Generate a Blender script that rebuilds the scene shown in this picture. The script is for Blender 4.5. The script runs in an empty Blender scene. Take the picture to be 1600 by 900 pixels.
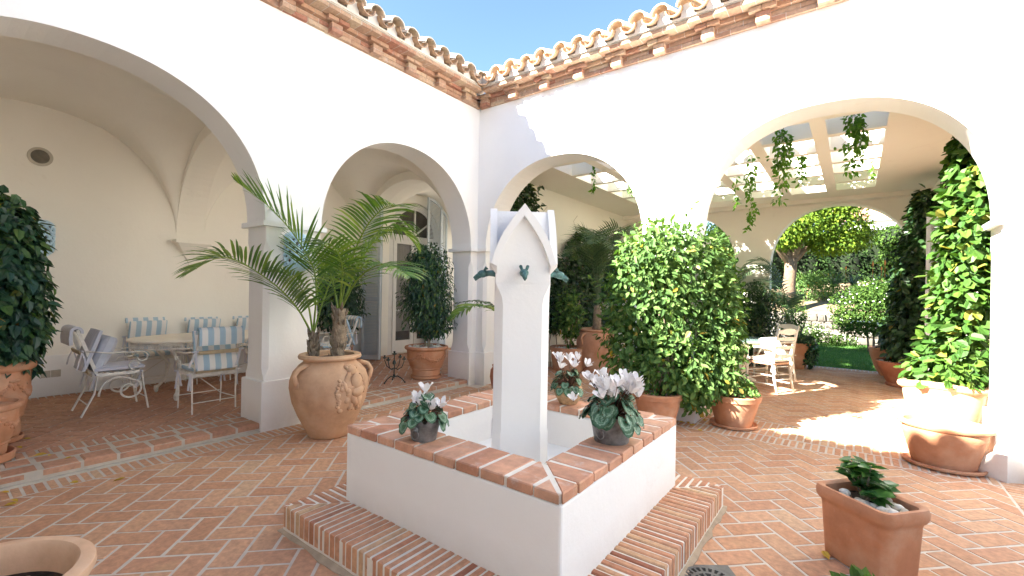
import bpy, math, random
from mathutils import Vector, Matrix, Euler
from mathutils import noise as mnoise
R = math.radians
rng = random.Random(7)
sc = bpy.context.scene
COL = sc.collection

# ------------------------------------------------------------------ camera
YAW, PITCH, ROLL, FPX, CY = 0.645, 0.0016, 0.01784, 710.4, 455.8
F = Vector((-math.sin(YAW)*math.cos(PITCH), math.cos(YAW)*math.cos(PITCH), math.sin(PITCH)))
RT = Vector((math.cos(YAW), math.sin(YAW), 0)); UP = RT.cross(F)
cr, sr = math.cos(ROLL), math.sin(ROLL)
AX, AY = RT*cr+UP*sr, UP*cr-RT*sr
CAM = Vector((0, 0, 1.5))
cd = bpy.data.cameras.new('camera'); co = bpy.data.objects.new('camera', cd); COL.objects.link(co)
cd.sensor_width = 36; cd.lens = FPX/1600*36; cd.shift_y = (CY-450)/1600
cd.clip_start = .05; cd.clip_end = 2000
co.matrix_world = Matrix(((AX.x, AY.x, -F.x, CAM.x), (AX.y, AY.y, -F.y, CAM.y), (AX.z, AY.z, -F.z, CAM.z), (0, 0, 0, 1)))
sc.camera = co
# ------------------------------------------------------------------ world, sun, exposure
SUNV = Vector((-.739, -1.25, 1.0)).normalized()
EL = math.asin(SUNV.z); AZ = math.atan2(SUNV.x, SUNV.y)
w = bpy.data.worlds.new('World'); sc.world = w; w.use_nodes = True
nt = w.node_tree; nt.nodes.clear()
sk = nt.nodes.new('ShaderNodeTexSky'); sk.sky_type = 'NISHITA'; sk.sun_disc = False
sk.sun_elevation = EL; sk.sun_rotation = AZ; sk.air_density = 1.0; sk.dust_density = .15; sk.ozone_density = 3.0
bg = nt.nodes.new('ShaderNodeBackground'); bg.inputs[1].default_value = .05
wo = nt.nodes.new('ShaderNodeOutputWorld')
nt.links.new(sk.outputs[0], bg.inputs[0]); nt.links.new(bg.outputs[0], wo.inputs[0])
sd = bpy.data.lights.new('sun', 'SUN'); sd.energy = 5.0; sd.angle = R(.55); sd.color = (1, .94, .84)
so = bpy.data.objects.new('sun', sd); COL.objects.link(so); so.rotation_euler = SUNV.to_track_quat('Z', 'Y').to_euler()
so.location = (0, 0, 20)
vs = sc.view_settings; vs.view_transform = 'Standard'; vs.look = 'None'; vs.gamma = 1; vs.use_curve_mapping = False
vs.exposure = 3.12
sc.cycles.diffuse_bounces = 8; sc.cycles.max_bounces = 10; sc.cycles.transparent_max_bounces = 12
sc.cycles.sample_clamp_indirect = 8

# ------------------------------------------------------------------ helpers
def ray(u, v):
    return AX*((u-800)/FPX) + AY*(-(v-CY)/FPX) + F
def pt(u, v, d): return CAM + ray(u, v)*d
def onz(u, v, z=0.):
    r = ray(u, v); return CAM + r*((z-CAM.z)/r.z)

class MB:
    def __init__(s): s.v = []; s.f = []; s.m = []; s.r = []; s.a = []
    def vert(s, p, a=0.): s.v.append(tuple(p)); s.a.append(a); return len(s.v)-1
    def face(s, idx, r=0., m=0): s.f.append(tuple(idx)); s.r.append(r); s.m.append(m)
    def poly(s, pts, r=0., m=0, a=0.): s.face([s.vert(p, a) for p in pts], r, m)
    def box(s, x0, x1, y0, y1, z0, z1, r=0., m=0):
        n = len(s.v)
        for z in (z0, z1):
            for (x, y) in ((x0, y0), (x1, y0), (x1, y1), (x0, y1)): s.vert((x, y, z))
        for q in ((3, 2, 1, 0), (4, 5, 6, 7), (0, 1, 5, 4), (1, 2, 6, 5), (2, 3, 7, 6), (3, 0, 4, 7)):
            s.face([n+i for i in q], r, m)
    def loft(s, rings, r=0., m=0, cap=True, closed=True, wrap=False):
        n0 = len(s.v); k = len(rings[0])
        for rg in rings:
            for p in rg: s.vert(p)
        nr = len(rings)
        for i in range(nr if wrap else nr-1):
            i2 = (i+1) % nr
            for j in range(k if closed else k-1):
                j2 = (j+1) % k
                s.face((n0+i*k+j, n0+i*k+j2, n0+i2*k+j2, n0+i2*k+j), r, m)
        if cap and not wrap:
            s.face([n0+j for j in reversed(range(k))], r, m); s.face([n0+(nr-1)*k+j for j in range(k)], r, m)
    def lathe(s, prof, seg=40, c=(0, 0, 0), sx=1, sy=1, r=0., m=0, cap=False, wob=0.):
        rings = []
        for (rad, z) in prof:
            rg = []
            for j in range(seg):
                t = 2*math.pi*j/seg; q = rad*(1+wob*math.sin(2*t+1))
                rg.append((c[0]+q*sx*math.cos(t), c[1]+q*sy*math.sin(t), c[2]+z))
            rings.append(rg)
        s.loft(rings, r, m, cap=cap)
    def tube(s, pts, rad, seg=8, r=0., m=0, cap=True):
        pts = [Vector(p) for p in pts]; n = len(pts)
        if not hasattr(rad, '__len__'): rad = [rad]*n
        rings = []; ref = None
        for i in range(n):
            t = (pts[min(i+1, n-1)]-pts[max(i-1, 0)])
            if t.length < 1e-9: t = Vector((0, 0, 1))
            t.normalize()
            if ref is None: ref = t.orthogonal().normalized()
            ref = (ref - t*ref.dot(t))
            if ref.length < 1e-6: ref = t.orthogonal()
            ref.normalize(); b = t.cross(ref)
            rings.append([pts[i]+(ref*math.cos(2*math.pi*j/seg)+b*math.sin(2*math.pi*j/seg))*rad[i] for j in range(seg)])
        s.loft(rings, r, m, cap=cap)
    def bar(s, a, b, wx, wy, up=(0, 0, 1), r=0., m=0):
        a = Vector(a); b = Vector(b); t = (b-a).normalized(); u = Vector(up); x = t.cross(u)
        if x.length < 1e-5: x = t.orthogonal()
        x.normalize(); y = x.cross(t)
        rg = lambda p: [p+x*wx*i/2+y*wy*j/2 for i, j in ((-1, -1), (1, -1), (1, 1), (-1, 1))]
        s.loft([rg(a), rg(b)], r, m)
    def ell(s, c, rad, rot=None, seg=10, rings=7, r=0., m=0, nz=0., sd=0):
        c = Vector(c); rr = []
        for i in range(rings+1):
            ph = math.pi*i/rings; rg = []
            for j in range(seg):
                t = 2*math.pi*j/seg
                p = Vector((math.sin(ph)*math.cos(t), math.sin(ph)*math.sin(t), -math.cos(ph)))
                if nz: p *= 1+nz*mnoise.noise(p*1.7+Vector((sd, sd*.7, 0)))
                p = Vector((p.x*rad[0], p.y*rad[1], p.z*rad[2]))
                if rot: p.rotate(rot)
                rg.append(c+p)
            rr.append(rg)
        s.loft(rr, r, m, cap=False)
    def prism(s, P, z0, z1, bev=.004, r=0., m=0, top=True):
        n = len(P); ins = []
        for i in range(n):
            a = Vector(P[i-1]); b = Vector(P[i]); c = Vector(P[(i+1) % n])
            e1 = (b-a).normalized(); e2 = (c-b).normalized()
            n1 = Vector((-e1.y, e1.x)); n2 = Vector((-e2.y, e2.x))
            k = 1+n1.dot(n2); k = max(k, .35)
            ins.append(b+(n1+n2)*bev/k)
        s.loft([[(p[0], p[1], z0) for p in P], [(p[0], p[1], z1-bev) for p in P], [(p[0], p[1], z1) for p in ins]], r, m, cap=False)
        k = len(s.v); s.face([k-n+j for j in range(n)], r, m)
    def build(s, name, mat, parent=None, smooth=False, bevel=0., loc=None):
        me = bpy.data.meshes.new(name); me.from_pydata(s.v, [], s.f)
        mats = mat if isinstance(mat, (list, tuple)) else [mat]
        for q in mats: me.materials.append(q)
        if len(mats) > 1: me.polygons.foreach_set('material_index', s.m)
        at = me.attributes.new('rnd', 'FLOAT', 'FACE'); at.data.foreach_set('value', s.r)
        if any(s.a): a2 = me.attributes.new('acr', 'FLOAT', 'POINT'); a2.data.foreach_set('value', s.a)
        if smooth:
            me.polygons.foreach_set('use_smooth', [True]*len(s.f))
            if smooth != 'all': me.set_sharp_from_angle(angle=R(42))
        me.update()
        o = bpy.data.objects.new(name, me); COL.objects.link(o)
        if parent: o.parent = parent
        if loc: o.location = loc
        if bevel:
            b = o.modifiers.new('bevel', 'BEVEL'); b.width = bevel; b.segments = 2; b.limit_method = 'ANGLE'; b.angle_limit = R(40)
        return o

def thing(name, label, cat, loc=(0, 0, 0), rz=0., group=None):
    o = bpy.data.objects.new(name, None); COL.objects.link(o); o.empty_display_size = .1
    o.location = loc; o.rotation_euler = (0, 0, rz); o['label'] = label; o['category'] = cat
    if group: o['group'] = group
    return o
def tag(o, label, cat, group=None, kind=None):
    if label: o['label'] = label
    if cat: o['category'] = cat
    if group: o['group'] = group
    if kind: o['kind'] = kind
    return o
def struct(o): o['kind'] = 'structure'; return o
def dup(root, loc, rz, label=None, group=None):
    def cp(o, par):
        c = o.copy(); COL.objects.link(c); c.parent = par
        for ch in list(o.children): cp(ch, c)
        return c
    r = cp(root, None); r.location = loc; r.rotation_euler = (0, 0, rz)
    if label: r['label'] = label
    if group: r['group'] = group
    return r

# ------------------------------------------------------------------ materials
def mat(name, rough=.8, spec=.3):
    m = bpy.data.materials.new(name); m.use_nodes = True; nt = m.node_tree; nt.nodes.clear()
    b = nt.nodes.new('ShaderNodeBsdfPrincipled'); o = nt.nodes.new('ShaderNodeOutputMaterial')
    nt.links.new(b.outputs[0], o.inputs[0]); b.inputs['Roughness'].default_value = rough
    b.inputs['Specular IOR Level'].default_value = spec
    return m, nt, b
def N(nt, t, **k):
    n = nt.nodes.new(t)
    for a, v in k.items(): setattr(n, a, v)
    return n
def noise(nt, scale, detail=5, rough=.6, coord='Object', vec=None, dist=0.):
    tc = N(nt, 'ShaderNodeTexCoord'); n = N(nt, 'ShaderNodeTexNoise')
    n.inputs['Scale'].default_value = scale; n.inputs['Detail'].default_value = detail; n.inputs['Roughness'].default_value = rough
    n.inputs['Distortion'].default_value = dist
    nt.links.new(vec if vec else tc.outputs[coord], n.inputs['Vector']); return n
def ramp(nt, src, stops, interp='LINEAR'):
    r = N(nt, 'ShaderNodeValToRGB'); e = r.color_ramp.elements; r.color_ramp.interpolation = interp
    while len(e) > 1: e.remove(e[-1])
    e[0].position = stops[0][0]; e[0].color = (*stops[0][1], 1)
    for p, c in stops[1:]:
        x = e.new(p); x.color = (*c, 1)
    nt.links.new(src, r.inputs[0]); return r
def mix(nt, fac, a, b, mode='MIX'):
    m = N(nt, 'ShaderNodeMix', data_type='RGBA', blend_type=mode)
    def put(sock, v):
        if hasattr(v, 'links') or hasattr(v, 'node'): nt.links.new(v, sock)
        elif isinstance(v, (int, float)): sock.default_value = v
        else: sock.default_value = (*v, 1)
    put(m.inputs[0], fac); put(m.inputs[6], a); put(m.inputs[7], b); return m.outputs[2]
def bump(nt, b, src, strength=.2, dist=.01):
    n = N(nt, 'ShaderNodeBump'); n.inputs['Strength'].default_value = strength; n.inputs['Distance'].default_value = dist
    nt.links.new(src, n.inputs['Height']); nt.links.new(n.outputs[0], b.inputs['Normal'])
def attr(nt, name='rnd'):
    a = N(nt, 'ShaderNodeAttribute'); a.attribute_name = name; return a.outputs['Fac']

def stucco(name, c, c2=None, st=.25):
    m, nt, b = mat(name, .9, .15); c2 = c2 or tuple(x*.93 for x in c)
    n1 = noise(nt, 1.3, 6, .6); rp = ramp(nt, n1.outputs[0], [(.35, c), (.7, c2)])
    n3 = noise(nt, .45, 3); st3 = ramp(nt, n3.outputs[0], [(.62, (0, 0, 0)), (.8, (.35, .35, .35))])
    nt.links.new(mix(nt, st3.outputs[0], rp.outputs[0], tuple(x*.9 for x in c)), b.inputs['Base Color'])
    cur = b.inputs['Base Color'].links[0].from_socket; geo = N(nt, 'ShaderNodeNewGeometry'); sp = N(nt, 'ShaderNodeSeparateXYZ'); nt.links.new(geo.outputs['Position'], sp.inputs[0])
    mr = N(nt, 'ShaderNodeMapRange'); nt.links.new(sp.outputs['Z'], mr.inputs[0]); mr.inputs[1].default_value = .02; mr.inputs[2].default_value = .34; mr.inputs[3].default_value = .62; mr.inputs[4].default_value = 0
    n9 = noise(nt, 6, 6, .7); m9 = N(nt, 'ShaderNodeMath', operation='MULTIPLY'); nt.links.new(mr.outputs[0], m9.inputs[0]); nt.links.new(n9.outputs[0], m9.inputs[1])
    n8 = noise(nt, 2.1, 8, .72, dist=1.2); s8 = ramp(nt, n8.outputs[0], [(.60, (0, 0, 0)), (.70, (.16,)*3)])
    cc = mix(nt, m9.outputs[0], cur, (.46, .38, .29)); nt.links.new(mix(nt, s8.outputs[0], cc, (.60, .55, .47)), b.inputs['Base Color'])
    n2 = noise(nt, 38, 8, .65); n4 = noise(nt, 3.2, 4, .5)
    ad = N(nt, 'ShaderNodeMath', operation='ADD'); nt.links.new(n2.outputs[0], ad.inputs[0]); 
    ml = N(nt, 'ShaderNodeMath', operation='MULTIPLY'); nt.links.new(n4.outputs[0], ml.inputs[0]); ml.inputs[1].default_value = 4.5
    nt.links.new(ml.outputs[0], ad.inputs[1]); bump(nt, b, ad.outputs[0], st, .006); return m
WHITE = stucco('white_plaster', (.87, .86, .84), (.84, .83, .81))
CREAM = stucco('cream_plaster', (.89, .855, .77), (.87, .83, .745))
POOL = stucco('pool_plaster', (.84, .85, .84), (.80, .81, .79), .12)

def brickmat(name, stops, nsc=26, stain=.5, rough=.85, lime=0.):
    m, nt, b = mat(name, rough, .25)
    rp = ramp(nt, attr(nt), stops)
    n1 = noise(nt, nsc, 7, .65); v = ramp(nt, n1.outputs[0], [(.3, (.72, .72, .72)), (.7, (1.15, 1.13, 1.1))])
    c = mix(nt, 1., rp.outputs[0], v.outputs[0], 'MULTIPLY')
    n2 = noise(nt, 1.6, 5, .62); s = ramp(nt, n2.outputs[0], [(.5, (0, 0, 0)), (.78, (stain,)*3)])
    c = mix(nt, s.outputs[0], c, (.20, .135, .09))
    n6 = noise(nt, 3.1, 7, .7, dist=.3); s6 = ramp(nt, n6.outputs[0], [(.66, (0, 0, 0)), (.71, (.75,)*3)])
    c = mix(nt, s6.outputs[0], c, (.13, .10, .06))
    n4 = noise(nt, 5.5, 4, .6, dist=.6); s4 = ramp(nt, n4.outputs[0], [(.6, (0, 0, 0)), (.75, (.45,)*3)])
    c = mix(nt, s4.outputs[0], c, (.55, .36, .20))
    if lime:
        n5 = noise(nt, 9, 6, .7); s5 = ramp(nt, n5.outputs[0], [(.56, (0, 0, 0)), (.72, (lime,)*3)])
        c = mix(nt, s5.outputs[0], c, (.66, .58, .52))
    nt.links.new(c, b.inputs['Base Color'])
    n3 = noise(nt, 90, 6, .7); bump(nt, b, n3.outputs[0], .35, .004); return m
PAVER = brickmat('terracotta_paver', [(0, (.52, .275, .165)), (.3, (.585, .335, .205)), (.6, (.63, .38, .24)), (.85, (.54, .29, .18)), (1, (.60, .40, .26))], stain=.32)
GPAVER = brickmat('gallery_paver', [(0, (.45, .24, .16)), (.5, (.53, .30, .20)), (1, (.48, .26, .17))], stain=.35)
THIN = brickmat('thin_brick', [(0, (.34, .13, .08)), (.05, (.36, .15, .09)), (.07, (.55, .27, .16)), (.5, (.60, .34, .21)), (.8, (.53, .25, .15)), (1, (.64, .44, .27))], stain=.12)
COPE = brickmat('coping_brick', [(0, (.60, .31, .20)), (.5, (.66, .38, .26)), (1, (.56, .27, .17))], rough=.6, nsc=12, stain=.4, lime=.6)
CORN = brickmat('cornice_brick', [(0, (.44, .25, .16)), (.35, (.52, .35, .24)), (.6, (.40, .18, .12)), (1, (.56, .42, .29))], stain=.2, lime=.4)
def simple(name, c, rough=.8, nsc=20, var=.12, bs=.2, spec=.3, metal=0., bd=.004):
    m, nt, b = mat(name, rough, spec); n = noise(nt, nsc, 6, .6)
    rp = ramp(nt, n.outputs[0], [(.3, tuple(x*(1-var) for x in c)), (.7, tuple(min(1, x*(1+var)) for x in c))])
    nt.links.new(rp.outputs[0], b.inputs['Base Color']); b.inputs['Metallic'].default_value = metal
    if bs: bump(nt, b, noise(nt, nsc*3, 5).outputs[0], bs, bd)
    return m
MORTAR = simple('mortar', (.58, .52, .45), .95, 9, .12, .5)
WMORTAR = simple('white_mortar', (.74, .70, .63), .95, 14, .08, .4)
STONE = simple('step_stone', (.50, .45, .38), .9, 7, .15, .4)
SOIL = simple('potting_soil', (.045, .03, .02), 1, 40, .5, 1, bd=.02)
PEB = simple('white_pebble', (.72, .69, .63), .7, 12, .12, .15)
RIVER = simple('river_stone', (.46, .41, .34), .6, 9, .28, .15)
IRONW = simple('white_painted_iron', (.76, .72, .65), .55, 22, .14, .3)
IRONG = simple('verdigris_iron', (.035, .055, .05), .5, 30, .4, .3)
BRONZE = simple('verdigris_bronze', (.10, .20, .19), .6, 26, .45, .5, metal=.3)
ZINC = simple('aged_zinc', (.20, .20, .20), .55, 18, .45, .35, metal=.45)
SHUT = simple('grey_blue_shutter', (.60, .65, .68), .6, 8, .05, .05)
BLUEC = simple('blue_ceramic', (.50, .70, .84), .35, 10, .1, .05, spec=.6)
BARK = simple('bark', (.23, .18, .13), .95, 30, .35, .8, bd=.01)
PALE_BARK = simple('pale_bark', (.36, .30, .23), .95, 20, .25, .8, bd=.01)
CURT = simple('curtain', (.42, .40, .36), .95, 6, .1, .0)
DARKM = simple('painted_dark', (.15, .13, .11), .9, 5, .2, 0)  # dark colour painted in for unlit hollows behind the door and inside lanterns
DRAINM = simple('cast_drain', (.16, .16, .16), .45, 20, .3, .2, metal=.4)
LIMET = simple('limewashed_tile', (.70, .60, .47), .9, 9, .16, .4)
TILEIN = simple('clay_tile', (.46, .30, .19), .9, 11, .28, .4)
CHAIRW = simple('cream_painted_wood', (.70, .66, .57), .55, 14, .1, .1)
RUSH = simple('woven_rush', (.50, .30, .19), .9, 60, .3, .8)
CUSH = simple('cream_cushion', (.72, .67, .58), .95, 30, .05, .15)
TABW = simple('table_top_stone', (.80, .74, .63), .5, 7, .07, .05)
PLASTIC = simple('beige_plastic', (.50, .46, .38), .5, 5, .05, 0)
WOODW = simple('white_joinery', (.74, .72, .68), .5, 6, .04, .03)
WICKER = simple('woven_pot', (.52, .34, .19), .85, 45, .25, .8)
def terra(name, c, dark=.4, lime=.3, ms=0.):
    m, nt, b = mat(name, .82, .25)
    n = noise(nt, 5, 8, .62); rp = ramp(nt, n.outputs[0], [(.28, tuple(x*.78 for x in c)), (.5, c), (.74, (min(1, c[0]*1.16), c[1]*1.22, c[2]*1.25))])
    n2 = noise(nt, 2.2, 6, .65); s = ramp(nt, n2.outputs[0], [(.48, (0, 0, 0)), (.70, (lime*1.35,)*3)])
    cc = mix(nt, s.outputs[0], rp.outputs[0], (.62, .48, .36))
    n3 = noise(nt, 1.4, 5, .7); s3 = ramp(nt, n3.outputs[0], [(.55, (0, 0, 0)), (.8, (dark,)*3)])
    cc = mix(nt, s3.outputs[0], cc, tuple(x*.5 for x in c))
    n5 = noise(nt, 60, 3, .8); s5 = ramp(nt, n5.outputs[0], [(.7, (0, 0, 0)), (.76, (.5,)*3)])
    cc = mix(nt, s5.outputs[0], cc, (.68, .6, .52))
    nt.links.new(cc, b.inputs['Base Color']); bump(nt, b, noise(nt, 45, 7, .7).outputs[0], .3, .004); return m
TERRA = terra('terracotta', (.52, .245, .135), .45, .4)
TERRA2 = terra('weathered_terracotta', (.46, .24, .145), .4, .45)
TERRAJ = terra('honey_terracotta', (.57, .36, .225), .45, .35)
TERRAP = terra('pale_terracotta', (.66, .42, .27), .2, .4)
TERRAD = terra('dark_terracotta', (.36, .14, .08), .5, .15)
def leafm(name, stops, rough=.4, trans=.25, spec=.5, yel=None):
    m, nt, b = mat(name, rough, spec)
    rp = ramp(nt, attr(nt), stops); n = noise(nt, 14, 4)
    v = ramp(nt, n.outputs[0], [(.3, (.82,)*3), (.7, (1.15,)*3)])
    c = mix(nt, 1., rp.outputs[0], v.outputs[0], 'MULTIPLY')
    nt.links.new(c, b.inputs['Base Color'])
    t = N(nt, 'ShaderNodeBsdfTranslucent'); tc = mix(nt, 1., c, (1.5, 1.6, .5), 'MULTIPLY'); nt.links.new(tc, t.inputs[0])
    ms = N(nt, 'ShaderNodeMixShader'); ms.inputs[0].default_value = trans
    nt.links.new(b.outputs[0], ms.inputs[1]); nt.links.new(t.outputs[0], ms.inputs[2])
    o = [x for x in nt.nodes if x.type == 'OUTPUT_MATERIAL'][0]; nt.links.new(ms.outputs[0], o.inputs[0])
    return m
L_FIC = leafm('ficus_leaf', [(0, (.016, .048, .030)), (.5, (.030, .082, .045)), (.85, (.06, .135, .05)), (.985, (.09, .16, .03)), (1, (.28, .18, .03))], .36)
L_VINE = leafm('vine_leaf', [(0, (.05, .11, .03)), (.5, (.085, .165, .045)), (.88, (.14, .235, .065)), (.975, (.16, .25, .07)), (.985, (.42, .28, .03)), (1, (.34, .30, .15))], .58, .28, .2)
L_BIG = leafm('round_leaf', [(0, (.03, .085, .015)), (.6, (.055, .125, .02)), (.92, (.09, .17, .025)), (.98, (.22, .22, .03)), (1, (.30, .27, .06))], .5, .2, .25)
L_DARK = leafm('dark_leaf', [(0, (.014, .042, .018)), (.6, (.034, .078, .028)), (.96, (.065, .13, .04)), (.99, (.08, .14, .04)), (1, (.25, .20, .03))], .35)  # dark green with a few yellow leaves
L_PALM = leafm('palm_leaf', [(0, (.06, .14, .03)), (.5, (.11, .215, .04)), (.85, (.17, .28, .05)), (1, (.28, .35, .07))], .4, .3)
L_PALMD = leafm('dark_palm_leaf', [(0, (.04, .085, .04)), (.6, (.07, .13, .055)), (1, (.12, .19, .08))], .4)
L_TREE = leafm('tree_leaf', [(0, (.04, .085, .01)), (.5, (.085, .15, .015)), (1, (.16, .22, .02))], .65, .3, .15)
L_BUSH = leafm('bush_leaf', [(0, (.025, .06, .012)), (.6, (.055, .11, .02)), (1, (.10, .17, .03))], .65, .25, .15)
L_HEDGE = leafm('shaded_hedge_leaf', [(0, (.008, .022, .006)), (.6, (.018, .04, .010)), (1, (.04, .075, .018))], .75, .1, .1)  # very dark greens put the shade under the tree into the leaf colour
L_HANG = leafm('creeper_leaf', [(0, (.06, .15, .02)), (.6, (.10, .22, .03)), (1, (.15, .28, .05))], .5, .45, .3)
L_ALOE = leafm('aloe_leaf', [(0, (.05, .10, .07)), (1, (.09, .15, .10))], .4, .05)
FLOW = leafm('white_petal', [(0, (.86, .84, .84)), (1, (.86, .84, .84))], .6, .0, .2)
FLOWB = simple('white_blossom', (.75, .76, .66), .6, 20, .04, 0)
STEM = simple('plant_stem', (.13, .06, .035), .6, 20, .2, 0)
GSTEM = simple('green_stem', (.16, .20, .06), .6, 20, .2, 0)
YLEAF = simple('fallen_leaf', (.55, .36, .05), .7, 20, .3, 0)
ALOEF = simple('aloe_flower', (.36, .14, .03), .7, 20, .2, 0)
def cyclm():
    m, nt, b = mat('cyclamen_leaf', .42, .4)
    a = attr(nt, 'acr'); n = noise(nt, 75, 5)
    ad = N(nt, 'ShaderNodeMath', operation='MULTIPLY_ADD'); nt.links.new(n.outputs[0], ad.inputs[0]); ad.inputs[1].default_value = .62; nt.links.new(a, ad.inputs[2])
    of = N(nt, 'ShaderNodeMath', operation='SUBTRACT'); nt.links.new(ad.outputs[0], of.inputs[0]); of.inputs[1].default_value = .12
    rp = ramp(nt, of.outputs[0], [(.25, (.05, .13, .055)), (.5, (.04, .11, .05)), (.66, (.16, .27, .18)), (.74, (.05, .13, .06)), (.86, (.25, .36, .26)), (.98, (.06, .15, .07)), (1, (.05, .12, .06))])
    nt.links.new(rp.outputs[0], b.inputs['Base Color']); return m
L_CYC = cyclm()
def stripem(name, c1, c2, axis='Y', period=.115):
    m, nt, b = mat(name, .95, .1); tc = N(nt, 'ShaderNodeTexCoord'); s = N(nt, 'ShaderNodeSeparateXYZ'); nt.links.new(tc.outputs['Object'], s.inputs[0])
    q = N(nt, 'ShaderNodeMath', operation='MULTIPLY_ADD'); nt.links.new(s.outputs[axis], q.inputs[0]); q.inputs[1].default_value = 1/period; q.inputs[2].default_value = .25
    fr = N(nt, 'ShaderNodeMath', operation='FRACT'); nt.links.new(q.outputs[0], fr.inputs[0])
    rp = ramp(nt, fr.outputs[0], [(0, c1), (.5, c2)], 'CONSTANT'); nt.links.new(rp.outputs[0], b.inputs['Base Color'])
    bump(nt, b, noise(nt, 220, 2).outputs[0], .15, .002); return m
STRIPE = stripem('striped_canvas', (.42, .55, .64), (.82, .79, .75))
TANW = simple('tan_wood', (.52, .42, .28), .7, 20, .15, .2)
STRIPE2 = stripem('muted_striped_canvas', (.60, .60, .66), (.68, .67, .70), period=.07)
PILLOW = simple('grey_blue_pillow', (.58, .59, .65), .95, 12, .08, .3)
def glassm(name, col=(.8, .9, .88), al=.25, rough=.03):
    m, nt, b = mat(name, rough, .5); b.inputs['Base Color'].default_value = (*col, 1)
    t = N(nt, 'ShaderNodeBsdfTransparent'); ms = N(nt, 'ShaderNodeMixShader'); ms.inputs[0].default_value = al
    nt.links.new(t.outputs[0], ms.inputs[1]); nt.links.new(b.outputs[0], ms.inputs[2])
    o = [x for x in nt.nodes if x.type == 'OUTPUT_MATERIAL'][0]; nt.links.new(ms.outputs[0], o.inputs[0]); return m
GLASS = glassm('window_glass', (.05, .05, .05), .35)
TGLASS = glassm('table_glass', (.35, .5, .48), .55)
def grassm():
    m, nt, b = mat('lawn_grass', .9, .1); n = noise(nt, 3, 6); n2 = noise(nt, 130, 3)
    c1 = ramp(nt, n.outputs[0], [(.3, (.05, .14, .02)), (.7, (.075, .18, .03))]); v = ramp(nt, n2.outputs[0], [(.3, (.6,)*3), (.7, (1.3,)*3)])
    nt.links.new(mix(nt, 1., c1.outputs[0], v.outputs[0], 'MULTIPLY'), b.inputs['Base Color']); bump(nt, b, n2.outputs[0], 1, .03); return m
GRASS = grassm()
EARTH = simple('dry_earth', (.22, .165, .10), 1, 3, .3, .6, bd=.03)
def stonem():
    m, nt, b = mat('rubble_stone', .9, .2); tc = N(nt, 'ShaderNodeTexCoord')
    v = N(nt, 'ShaderNodeTexVoronoi', feature='DISTANCE_TO_EDGE'); v.inputs['Scale'].default_value = 3.2; nt.links.new(tc.outputs['Object'], v.inputs['Vector'])
    v2 = N(nt, 'ShaderNodeTexVoronoi'); v2.inputs['Scale'].default_value = 3.2; nt.links.new(tc.outputs['Object'], v2.inputs['Vector'])
    s = N(nt, 'ShaderNodeSeparateColor'); nt.links.new(v2.outputs['Color'], s.inputs[0])
    c = ramp(nt, s.outputs[0], [(0, (.13, .115, .095)), (.5, (.22, .20, .17)), (1, (.17, .165, .155))]); e = ramp(nt, v.outputs[0], [(0, (0, 0, 0)), (.05, (1, 1, 1))])
    nt.links.new(mix(nt, e.outputs[0], (.22, .19, .16), c.outputs[0]), b.inputs['Base Color']); bump(nt, b, e.outputs[0], .8, .05); return m
RUBBLE = stonem()
WATERS = simple('pool_floor', (.86, .865, .85), .6, 5, .03, .05)

# ------------------------------------------------------------------ architecture
def sq(t, n): return math.copysign(abs(t)**(2/n), t)
ZS, ZC = 2.18, 3.49
def arch_wall(name, M3, a0, a1, arches, t0, t1, top, parent, mats, zs=ZS, zc=ZC, base=None):
    """M3(a, t, z) maps along / through / up to the world"""
    pts = [(a0, zs)]
    for (c, hs, n) in sorted(arches):
        K = 44
        for i in range(K+1):
            th = math.pi*(1-i/K); pts.append((c+hs*sq(math.cos(th), n), zs+(zc-zs)*sq(math.sin(th), n)))
    pts.append((a1, zs)); mb = MB(); n = len(pts)
    for (t, m, fl) in ((t0, 0, 0), (t1, 1, 1)):
        ids = [(mb.vert(M3(a, t, z)), mb.vert(M3(a, t, top))) for a, z in pts]
        for i in range(n-1):
            q = (ids[i][0], ids[i+1][0], ids[i+1][1], ids[i][1])
            if abs(pts[i][0]-pts[i+1][0]) > 1e-6: mb.face(q if not fl else q[::-1], 0, m)
    for i in range(n-1):
        (a, z), (b, y) = pts[i], pts[i+1]
        mb.poly([M3(a, t0, z), M3(a, t1, z), M3(b, t1, y), M3(b, t0, y)], 0, 0)
    for a in (a0, a1): mb.poly([M3(a, t0, zs), M3(a, t1, zs), M3(a, t1, top), M3(a, t0, top)], 0, 0)
    mb.poly([M3(a0, t0, top), M3(a1, t0, top), M3(a1, t1, top), M3(a0, t1, top)], 0, 0)
    return mb.build(name, mats, parent, smooth=True)
def offpoly(P, o):
    n = len(P); r = []
    for i in range(n):
        a, b, c = Vector(P[i-1]), Vector(P[i]), Vector(P[(i+1) % n])
        e1 = (b-a).normalized(); e2 = (c-b).normalized(); n1 = Vector((e1.y, -e1.x)); n2 = Vector((e2.y, -e2.x))
        r.append(b+(n1+n2)*o/max(.2, 1+n1.dot(n2)))
    return r
def chamf(P, flags, c):
    n = len(P); r = []
    for i in range(n):
        a, b, d = Vector(P[i-1]), Vector(P[i]), Vector(P[(i+1) % n]); k = c if flags[i] else .001
        r += [b+(a-b).normalized()*k, b+(d-b).normalized()*k]
    return r
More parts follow.
